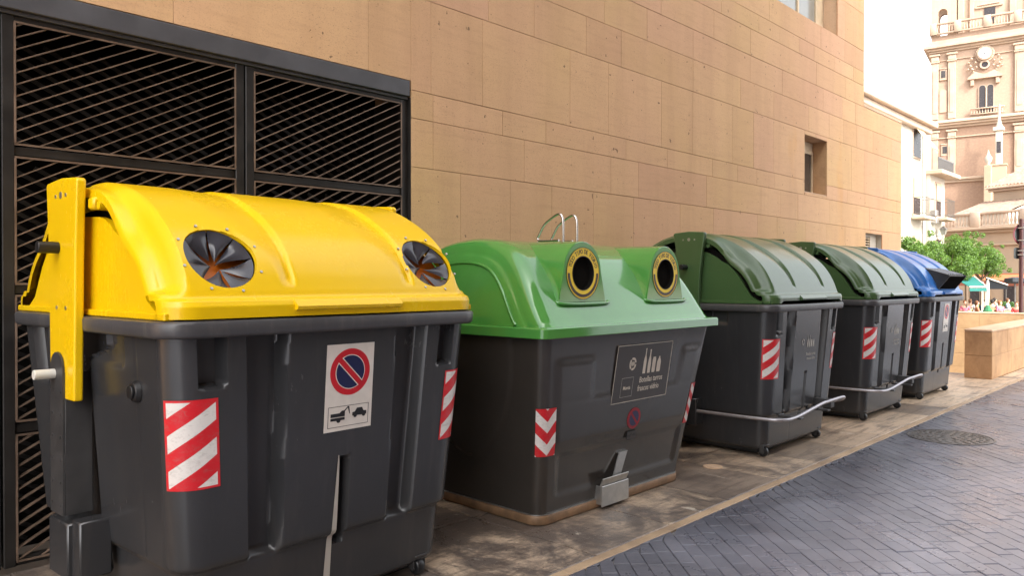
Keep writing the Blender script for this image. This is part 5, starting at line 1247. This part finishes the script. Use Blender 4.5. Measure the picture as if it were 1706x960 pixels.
mb = MB(); mb.bbox(-0.3, 14, -0.25, 0, C0z + 9.0, C0z + 9.2, 0.03); mb.bbox(-0.4, 14, -0.5, 0, C0z + 9.21, C0z + 9.35, 0.03); mb.build('cornice', M['towerlight'], up)
mb = MB(); tiled(mb, -0.5, 14, -0.4, C0z + 9.4, 4.5, C0z + 11.2); mb.build('tiled_roof', M['tile'], up)
mb = MB(); mb.box(3.2, 3.9, -0.04, -0.001, C0z + 7.2, C0z + 8.4); mb.build('window', M['dkwin'], up)
# white lantern turret and stone finial standing over the roofs
def DP(u, d): 
    l = (u - 853)/1280*d; return (d*0.7218 + l*0.6921, d*0.6921 - l*0.7218, PZ)
tu = empty('lantern_turret', DP(1664, 94), math.atan2(-0.987, 0.16), 'slim white lantern turret with pointed finial in front of the tower', 'turret')
mb = MB(); mb.box(-1.05, 0.75, -0.9, 0.9, 0, C0z + 15.6); mb.bbox(-1.15, 0.85, -1.0, 1.0, C0z + 15.6, C0z + 15.8, 0.04); mb.build('base', M['church'], tu)
mb = MB(); mb.bbox(-0.42, 0.32, -0.4, 0.4, C0z + 15.8, C0z + 19.9, 0.05); mb.bbox(-0.70, 0.50, -0.6, 0.6, C0z + 19.9, C0z + 20.35, 0.08); mb.build('lantern', M['render'], tu)
mb = MB(); mb.tube([(-0.05, 0, C0z + 20.35), (-0.05, 0, C0z + 20.9), (-0.05, 0, C0z + 21.3), (-0.05, 0, C0z + 23.2)], [0.42, 0.25, 0.17, 0.10], 12); mb.build('finial', M['render'], tu, 50)
mb = MB(); mb.box(-0.28, 0.16, -0.45, -0.405, C0z + 17.2, C0z + 18.6); mb.build('window', M['dkwin'], tu)
ur = empty('stone_urn', DP(1645.5, 94), 0, 'stone urn finial left of the white lantern turret', 'finial')
mb = MB(); mb.bbox(-0.4, 0.4, -0.4, 0.4, 0, C0z + 15.7, 0.05); mb.build('pedestal', M['church'], ur)
mb = MB(); mb.tube([(0, 0, C0z + z) for z in (15.7, 15.9, 16.2, 16.6, 16.9, 17.1, 17.6)], [0.2, 0.15, 0.35, 0.42, 0.25, 0.15, 0.04], 12); mb.build('urn', M['render'], ur, 50)

# ------------------------------------------------------------------ cafe
def quadbox(mb, pts, t=0.03):
    a = [Vector(p) for p in pts]; n_ = (a[1]-a[0]).cross(a[2]-a[0]).normalized()*t; k = len(a)
    mb.add(a + [p - n_ for p in a], [tuple(range(k)), tuple(range(2*k-1, k-1, -1))] + [(i, k+i, k+(i+1) % k, (i+1) % k) for i in range(k)])
# terrace frame: u along screen-right direction at the square
ca = R(43.8 - 90 + 9)
TO = Vector((58.3, 10.0, PZ))
def WP(u, d, z=PZ):
    l = (u - 853)/1280*d; return Vector((d*0.7218 + l*0.6921, d*0.6921 - l*0.7218, z))
SCR = R(43.8 - 90)
# teal and dark canopy
tc = empty('cafe_canopy', WP(1630, 41), SCR, 'teal and black gabled canvas canopy over the cafe tables', 'canopy')
q = 41/1280.0
def sc(u, v, y=0.0): return ((u - 1630)*q, y, 1.45 - PZ - (v - 470)*q)
mb = MB(); quadbox(mb, [sc(1605, 461.5, 1.2), sc(1645, 461.5, 1.2), sc(1624, 478, -1.0), sc(1596, 478, -1.0)]); quadbox(mb, [sc(1596, 478.3, -1.0), sc(1624, 478.3, -1.0), sc(1624, 485, -1.02), sc(1596, 485, -1.02)]); mb.build('teal_canvas', M['teal'], tc)
mb = MB(); quadbox(mb, [sc(1624.3, 477.5, -0.95), sc(1645, 462.5, 1.15), sc(1646, 481, 1.0), sc(1625, 482.5, -0.9)]); quadbox(mb, [sc(1646, 463.5, 0.2), sc(1668, 475, -0.5), sc(1668, 482, -0.5), sc(1646.2, 482, 0.2)]); mb.build('black_canvas', M['darkcanvas'], tc)
mb = MB(); mb.tube([sc(1645, 461.2, 1.17), sc(1624, 477.5, -1.03)], 0.04, 6); mb.tube([sc(1596, 478, -1.04), sc(1624, 478, -1.04)], 0.045, 6); mb.tube([sc(1646, 463, 0.15), sc(1668, 475, -0.55)], 0.035, 6); mb.build('edge_trim', M['white'], tc)
mb = MB(); b0 = sc(1646, 470, 0.5); mb.tube([(b0[0], b0[1], 0), (b0[0], b0[1], b0[2])], 0.05, 8); b0 = sc(1652, 470, 0.5); mb.tube([(b0[0], b0[1], 0), (b0[0], b0[1], b0[2] - 0.3)], 0.03, 8); mb.build('pole', M['white'], tc)
# closed white parasol with green base
cp = empty('closed_parasol', WP(1645.5, 40), 0, 'closed white and green parasol among the cafe tables', 'parasol')
mb = MB(); mb.tube([(0, 0, 0), (0, 0, 2.5)], 0.03, 8); mb.build('pole', M['white'], cp)
mb = MB(); mb.tube([(0, 0, 1.1), (0, 0, 1.6), (0, 0, 2.1), (0, 0, 2.3), (0, 0, 2.5)], [0.05, 0.07, 0.085, 0.07, 0.04], 10); mb.build('folded_canvas', M['white'], cp)
mb = MB(); mb.tube([(0, 0, 0.3), (0, 0, 0.9), (0, 0, 1.2)], [0.16, 0.22, 0.07], 10); mb.build('folded_canvas', plain('green_canvas', (0.02, 0.12, 0.05), 0.8), cp)
# long orange awning on the chapel wall
oa = empty('long_awning', WP(1706, 51.5), math.atan2(-0.9446, -0.328), 'long orange awning with rust valance fixed along the chapel wall', 'awning')
mb = MB(); zt = 1.98 - PZ; zm = 1.45 - PZ; zl = 1.18 - PZ
quadbox(mb, [(-7, 1.9, zt), (8, 1.9, zt), (8, 0, zm + 0.1), (-7, 0, zm + 0.1)]); mb.build('canvas', M['orange'], oa)
mb = MB(); quadbox(mb, [(-7, -0.01, zm + 0.08), (8, -0.01, zm + 0.08), (8, -0.02, zl), (-7, -0.02, zl)]); mb.build('valance', M['orangedk'], oa)
mb = MB(); mb.box(-7, 8, 1.85, 2.0, zt, zt + 0.07); mb.build('wall_rail', M['orangedk'], oa)
mb = MB()
for k in (-6.8, -1.2, 3.4, 7.8): mb.tube([(k, 0.06, 0), (k, 0.06, zm)], 0.04, 8)
mb.build('posts', M['iron'], oa)
# shop openings in the chapel wall
for (sx, w_, h_) in ((0.9, 1.1, 2.0), (3.0, 1.2, 2.1), (5.4, 0.9, 2.2)):
    mb = MB(); mb.bbox(sx - w_/2, sx + w_/2, -0.04, -0.001, 0.0, h_, 0.01); dr = mb.build('shop_door', M['dkwin'], ch)
# heater lamp
hl = empty('patio_heater', WP(1691, 47), SCR, 'dark square topped patio heater by the sign pole', 'heater')
mb = MB(); mb.tube([(0, 0, 0), (0, 0, 2.4)], 0.045, 8); mb.tube([(0, 0, 0), (0, 0, 0.08)], 0.28, 16); mb.build('stand', M['iron'], hl)
mb = MB(); mb.loft([[(x*s, y*s, z) for (x, y) in ((1,1),(-1,1),(-1,-1),(1,-1))] for (s, z) in ((0.28, 2.3), (0.42, 2.42), (0.40, 2.62), (0.10, 2.70))], True); mb.build('hood', M['darkcanvas'], hl)
# traffic sign seen from behind
ts = empty('traffic_sign', (22.0, 3.99, PZ), 0, 'back of a round sign with red rim over a small plate on a dark pole', 'sign')
mb = MB(); mb.tube([(0, 0, 0), (0, 0, 2.98 - PZ)], 0.048, 12); mb.build('pole', M['pole'], ts)
Fs = frame((0.09, -0.10, 2.61 - PZ), (math.cos(SCR), math.sin(SCR), 0), (0, 0, 1)); mb = MB(); disc(mb, Fs, 0.265, -0.065, -0.060, 36); mb.build('disc', M['signback'], ts)
mb = MB(); ring_mesh(mb, Fs @ Matrix.Translation((0, 0, -0.07)), 0.262, 0.292, 0.014, 36); mb.build('rim', M['signrim'], ts, 40)
mb = MB(); Fq = frame((0.08, -0.09, 2.15 - PZ), (math.cos(SCR), math.sin(SCR), 0), (0, 0, 1)); mb.prism([(-0.26 + 0.03, -0.135), (0.23, -0.135), (0.26, -0.105), (0.26, 0.105), (0.23, 0.135), (-0.23, 0.135), (-0.26, 0.105), (-0.26, -0.105)], Fq, -0.066, -0.060); mb.build('plate', M['signback'], ts)
mb = MB()
for zz in (2.45, 2.75, 2.10, 2.20): mb.box(-0.06, 0.06, -0.06, 0.06, zz - PZ, zz - PZ + 0.025)
mb.build('clamps', M['galv'], ts)

# chairs, tables
def cafe_chair():
    t = empty('cafe_chair'); mb = MB(); mb.bbox(-0.22, 0.22, -0.21, 0.21, 0.43, 0.46, 0.01); mb.build('seat', M['wood'], t)
    mb = MB(); mb.bbox(-0.21, 0.21, 0.19, 0.22, 0.55, 0.84, 0.012); mb.build('backrest', M['wood'], t)
    for (x, y, h) in ((-0.2, -0.19, 0.43), (0.2, -0.19, 0.43), (-0.2, 0.2, 0.86), (0.2, 0.2, 0.86)):
        mb = MB(); mb.tube([(x*1.05, y*1.05, 0), (x, y, h)], 0.014, 6); mb.build('leg', M['galv'], t)
    return t
def cafe_table():
    t = empty('cafe_table'); mb = MB(); mb.cyl((0, 0, 0.72), (0, 0, 0.745), 0.40, 28); mb.build('tabletop', M['tablew'], t)
    mb = MB(); mb.cyl((0, 0, 0.03), (0, 0, 0.72), 0.03, 10); mb.build('column', M['galv'], t); mb = MB(); mb.cyl((0, 0, 0), (0, 0, 0.03), 0.24, 20); mb.build('foot', M['galv'], t); return t
def skin(name, joints, bones, mat, parent=None, sub=1):
    me = bpy.data.meshes.new(name); me.from_pydata([j[:3] for j in joints], bones, []); ob = bpy.data.objects.new(name, me); COL.objects.link(ob)
    md = ob.modifiers.new('s', 'SKIN'); md.use_smooth_shade = True
    for v, j in zip(me.skin_vertices[0].data, joints): v.radius = (j[3], j[3] if len(j) < 5 else j[4])
    me.skin_vertices[0].data[0].use_root = True
    sb = ob.modifiers.new('b', 'SUBSURF'); sb.levels = sub; sb.render_levels = sub
    dg = bpy.context.evaluated_depsgraph_get(); m2 = bpy.data.meshes.new_from_object(ob.evaluated_get(dg)); bpy.data.objects.remove(ob)
    m2.materials.clear(); m2.materials.append(mat); m2.shade_smooth(); o = bpy.data.objects.new(name, m2); COL.objects.link(o); o.parent = parent; return o
def person(loc, rz, shirt, legs, hair, label, lean=0.0, reach=0.0, hairlong=False):
    t = empty('person', loc, rz, label, 'person', 'people seated at the cafe tables')
    J = [(0, 0.02, 0.52, 0.13, 0.11), (0, 0.04 + lean*0.4, 0.75, 0.13, 0.10), (0, 0.04 + lean, 0.97, 0.14, 0.09), (0, 0.02 + lean, 1.07, 0.05), (0, 0.0 + lean*1.2, 1.15, 0.075), (0, -0.01 + lean*1.2, 1.23, 0.085, 0.10), (0, 0.0 + lean*1.2, 1.30, 0.05),
         (-0.10, -0.02, 0.50, 0.085), (-0.13, -0.43, 0.50, 0.06), (-0.13, -0.45, 0.10, 0.042), (-0.13, -0.57, 0.04, 0.035), (0.10, -0.02, 0.50, 0.085), (0.13, -0.43, 0.50, 0.06), (0.13, -0.45, 0.10, 0.042), (0.13, -0.57, 0.04, 0.035),
         (-0.19, 0.04 + lean, 0.98, 0.055), (-0.24, -0.03 + lean, 0.73, 0.042), (-0.14, -0.30 - reach, 0.77, 0.032), (0.19, 0.04 + lean, 0.98, 0.055), (0.24, -0.03 + lean, 0.73, 0.042), (0.14, -0.30 - reach, 0.77, 0.032)]
    B = [(0,1),(1,2),(2,3),(3,4),(4,5),(5,6),(0,7),(7,8),(8,9),(9,10),(0,11),(11,12),(12,13),(13,14),(2,15),(15,16),(16,17),(2,18),(18,19),(19,20)]
    skin('body', J, B, M['skin'], t)
    k = 1.22; G = [J[i] for i in (0, 1, 2, 15, 16, 18, 19)]; G = [(a[0], a[1], a[2], a[3]*k + 0.006, (a[4] if len(a) > 4 else a[3])*k + 0.006) for a in G]; G[2] = (G[2][0], G[2][1], G[2][2] + 0.0, G[2][3], G[2][4])
    skin('shirt', G, [(0,1),(1,2),(2,3),(3,4),(2,5),(5,6)], shirt, t)
    G = [J[i] for i in (0, 7, 8, 9, 11, 12, 13)]; G = [(a[0], a[1], a[2], a[3]*1.14 + 0.004, (a[4] if len(a) > 4 else a[3])*1.14 + 0.004) for a in G]
    skin('trousers', G, [(0,1),(1,2),(2,3),(0,4),(4,5),(5,6)], legs, t)
    hy = 0.02 + lean*1.2; mb = MB(); mb.tube([(0, hy - 0.02, 1.35), (0, hy + 0.0, 1.325), (0, hy + 0.025, 1.27), (0, hy + 0.045, 1.20), (0, hy + 0.05, 1.13 if not hairlong else 1.02)], [0.03, 0.085, 0.108, 0.095, 0.05], 10); mb.build('hair', hair, t, 60)
    return t
def cloth(n, c): return plain(n, c, 0.8, 0, 0.08)
hair1, hair2, hair3 = cloth('brown_hair', (0.12, 0.05, 0.02)), cloth('red_hair', (0.28, 0.09, 0.03)), cloth('dark_hair', (0.02, 0.015, 0.012))
pk, wh, bl, dk, oran, lb, rd = cloth('pink_cloth', (0.42, 0.12, 0.17)), cloth('white_cloth', (0.50, 0.48, 0.46)), cloth('navy_cloth', (0.03, 0.05, 0.12)), cloth('dark_cloth', (0.03, 0.03, 0.035)), cloth('orange_cloth', (0.38, 0.15, 0.08)), cloth('pale_blue_cloth', (0.30, 0.40, 0.55)), cloth('red_cloth', (0.45, 0.05, 0.05))
people = [(1608, 44, -0.6, pk, dk, hair2, 'seated person in pink with reddish hair, leftmost on the terrace'), (1617, 47, 2.2, wh, bl, hair1, 'seated person in white shirt and navy trousers beside the one in pink'),
          (1629, 43, 1.2, oran, dk, hair1, 'seated person in orange top turned to the right'), (1638, 44.5, -1.2, bl, wh, hair3, 'seated person in navy top with dark hair left of the closed parasol'),
          (1667, 43, 0.2, pk, dk, hair2, 'seated person in bright pink right of the closed parasol'), (1659, 50, 1.5, wh, lb, hair3, 'seated person in white with dark hair behind the pink one'),
          (1653, 46, 2.6, dk, dk, hair3, 'seated person dressed all in black beside the closed parasol'), (1694, 41, -0.9, rd, rd, hair1, 'seated person in red leaning by the sign pole'),
          (1681, 49, 0.8, lb, bl, hair1, 'seated person in pale blue near the patio heater')]
ct, cc = None, None
def put_chair(p, rz, label, c=[None]):
    if c[0] is None: c[0] = cafe_chair(); o = c[0]
    else: o = copy_tree(c[0])
    o.location = p; o.rotation_euler = (0, 0, rz); return tag(o, label, 'chair', 'cafe chairs on the terrace')
def put_table(p, label, c=[None]):
    if c[0] is None: c[0] = cafe_table(); o = c[0]
    else: o = copy_tree(c[0])
    o.location = p; return tag(o, label, 'table', 'white cafe tables on the terrace')
bpy.context.view_layer.update()
for (u, d, rz, sh, lg, hr, lab) in people:
    p = WP(u, d); person(p, SCR + rz, sh, lg, hr, lab, lean=rnd.uniform(0, 0.05)); put_chair(p + Vector((-math.sin(SCR + rz), math.cos(SCR + rz), 0))*0.03, SCR + rz, ('wicker cafe chair under the ' + lab.replace('seated ', '')) if len(lab.split()) < 13 else ('wicker cafe chair under the ' + ' '.join(lab.split(',')[0].split()[1:9])))
for i, (u, d, lab) in enumerate(((1612, 45.5, 'white round table between the two leftmost seated people'), (1633, 44, 'white round table between the orange and navy dressed people'), (1661, 44.5, 'white round table beside the person in bright pink'), (1673, 47, 'white round table behind the person in bright pink'), (1689, 43, 'white round table beside the person in red'), (1622, 51, 'small white table below the teal canopy'))): put_table(WP(u, d), lab)
for i, (u, d, rz, lab) in enumerate(((1623, 44.5, 0.5, 'empty wicker chair left of the person in orange'), (1645, 42, 2.9, 'empty wicker chair in front of the closed parasol'), (1676, 42, 3.0, 'empty wicker chair with its back to the parapet, right of bright pink'), (1683, 45, 1.0, 'empty wicker chair in front of the patio heater'), (1600, 46, 2.0, 'empty wicker chair half hidden by the blue lidded container'), (1650, 52, 0.3, 'empty wicker chair far back under the black canvas'), (1700, 46, 1.4, 'empty wicker chair behind the sign pole'))):
    put_chair(WP(u, d), SCR + rz, lab)

# planters and trees
def leaves(mb, c, rad, n, size, rnd, squash=0.8, mi=0):
    lobes = []
    for k in range(26):
        d = Vector((rnd.gauss(0, 1), rnd.gauss(0, 1), rnd.gauss(0, 0.8))).normalized()*rnd.uniform(0.30, 0.98); lobes.append((Vector((d.x*rad, d.y*rad, d.z*rad*squash)), rad*rnd.uniform(0.16, 0.40)))
    for k in range(26):
        d = Vector((rnd.gauss(0, 1), rnd.gauss(0, 1), rnd.gauss(0.3, 0.9))).normalized()*rnd.uniform(0.98, 1.20); lobes.append((Vector((d.x*rad, d.y*rad, d.z*rad*squash)), rad*rnd.uniform(0.06, 0.14)))
    for k in range(n):
        L, lr = rnd.choices(lobes, [q[1]**2 for q in lobes])[0]; d = Vector((rnd.gauss(0, 1), rnd.gauss(0, 1), rnd.gauss(0, 1))).normalized()*(lr*rnd.uniform(0.55, 1.08)**0.6)
        p = Vector(c) + L + d; a = Vector((rnd.gauss(0, 1), rnd.gauss(0, 1), rnd.gauss(0, 0.6))).normalized(); nrm_ = (d.normalized() + Vector((rnd.gauss(0, .5), rnd.gauss(0, .5), 0.5 + rnd.gauss(0, .5)))).normalized()
        a = (a - nrm_*a.dot(nrm_)).normalized(); b_ = nrm_.cross(a); s = size*rnd.uniform(0.7, 1.3)
        mb.add([p - a*s, p + b_*s*0.42, p + a*s, p - b_*s*0.42], [(0, 1, 2, 3)], mi)
def tree(loc, h, rad, label, seed, n=8000):
    rnd = random.Random(seed); t = empty('orange_tree', loc, 0, label, 'tree', 'clipped orange trees on the square')
    mb = MB(); leaves(mb, (0, 0, h), rad, int(n*1.3), 0.060, rnd, 0.85); mb.build('crown', M['leaf'], t, recalc=False)
    mb = MB(); mb.tube([(0, 0, 0), (0.03, 0, h*0.4), (0, 0.02, h*0.75)], [0.11, 0.085, 0.07], 8)
    for k in range(7):
        a_ = k*0.9; mb.tube([(0, 0.02, h*0.70), (0.35*rad*math.cos(a_), 0.35*rad*math.sin(a_), h*0.85), (0.65*rad*math.cos(a_), 0.65*rad*math.sin(a_), h*1.08)], [0.055, 0.04, 0.015], 6)
    mb.build('trunk', M['bark'], t, 60); return t
def tz(v, d): return 1.45 - (v - 470)*d/1280 - PZ
tree(WP(1510, 36.5), tz(435, 36.5), 1.10, 'orange tree partly hidden behind the stone corner', 1, 8000)
tree(WP(1541, 38.5), tz(437, 38.5), 1.25, 'orange tree with pointed top in front of the cream house', 2, 9000)
tree(WP(1580, 42.5), tz(432, 42.5), 1.60, 'large round orange tree left of the church pilaster', 3, 14000)
tree(WP(1610, 44.0), tz(432, 44.0), 1.60, 'bright green orange tree above the teal canopy', 4, 12000)
tree(WP(1635, 46), tz(437, 46), 1.35, 'rightmost orange tree beside the church pilaster', 5, 9500)
for i, (u, d, w_, lab) in enumerate(((1640, 50.5, 0.9, 'leafy planter left of the closed parasol'), (1682, 50, 1.3, 'low leafy planter under the orange awning'), (1665, 51, 0.8, 'dark green planter behind the seated people'))):
    t = empty('planter', WP(u, d), SCR, lab, 'planter', 'planters on the terrace'); mb = MB(); mb.bbox(-w_/2, w_/2, -0.22, 0.22, 0, 0.45, 0.02); mb.build('box', M['iron'], t)
    mb = MB(); rnd_ = random.Random(i); 
    for k in range(3): leaves(mb, (-w_*0.3 + k*w_*0.3, 0, 0.75), 0.38, 500, 0.06, rnd_)
    mb.build('foliage', M['leaf2'], t, recalc=False)
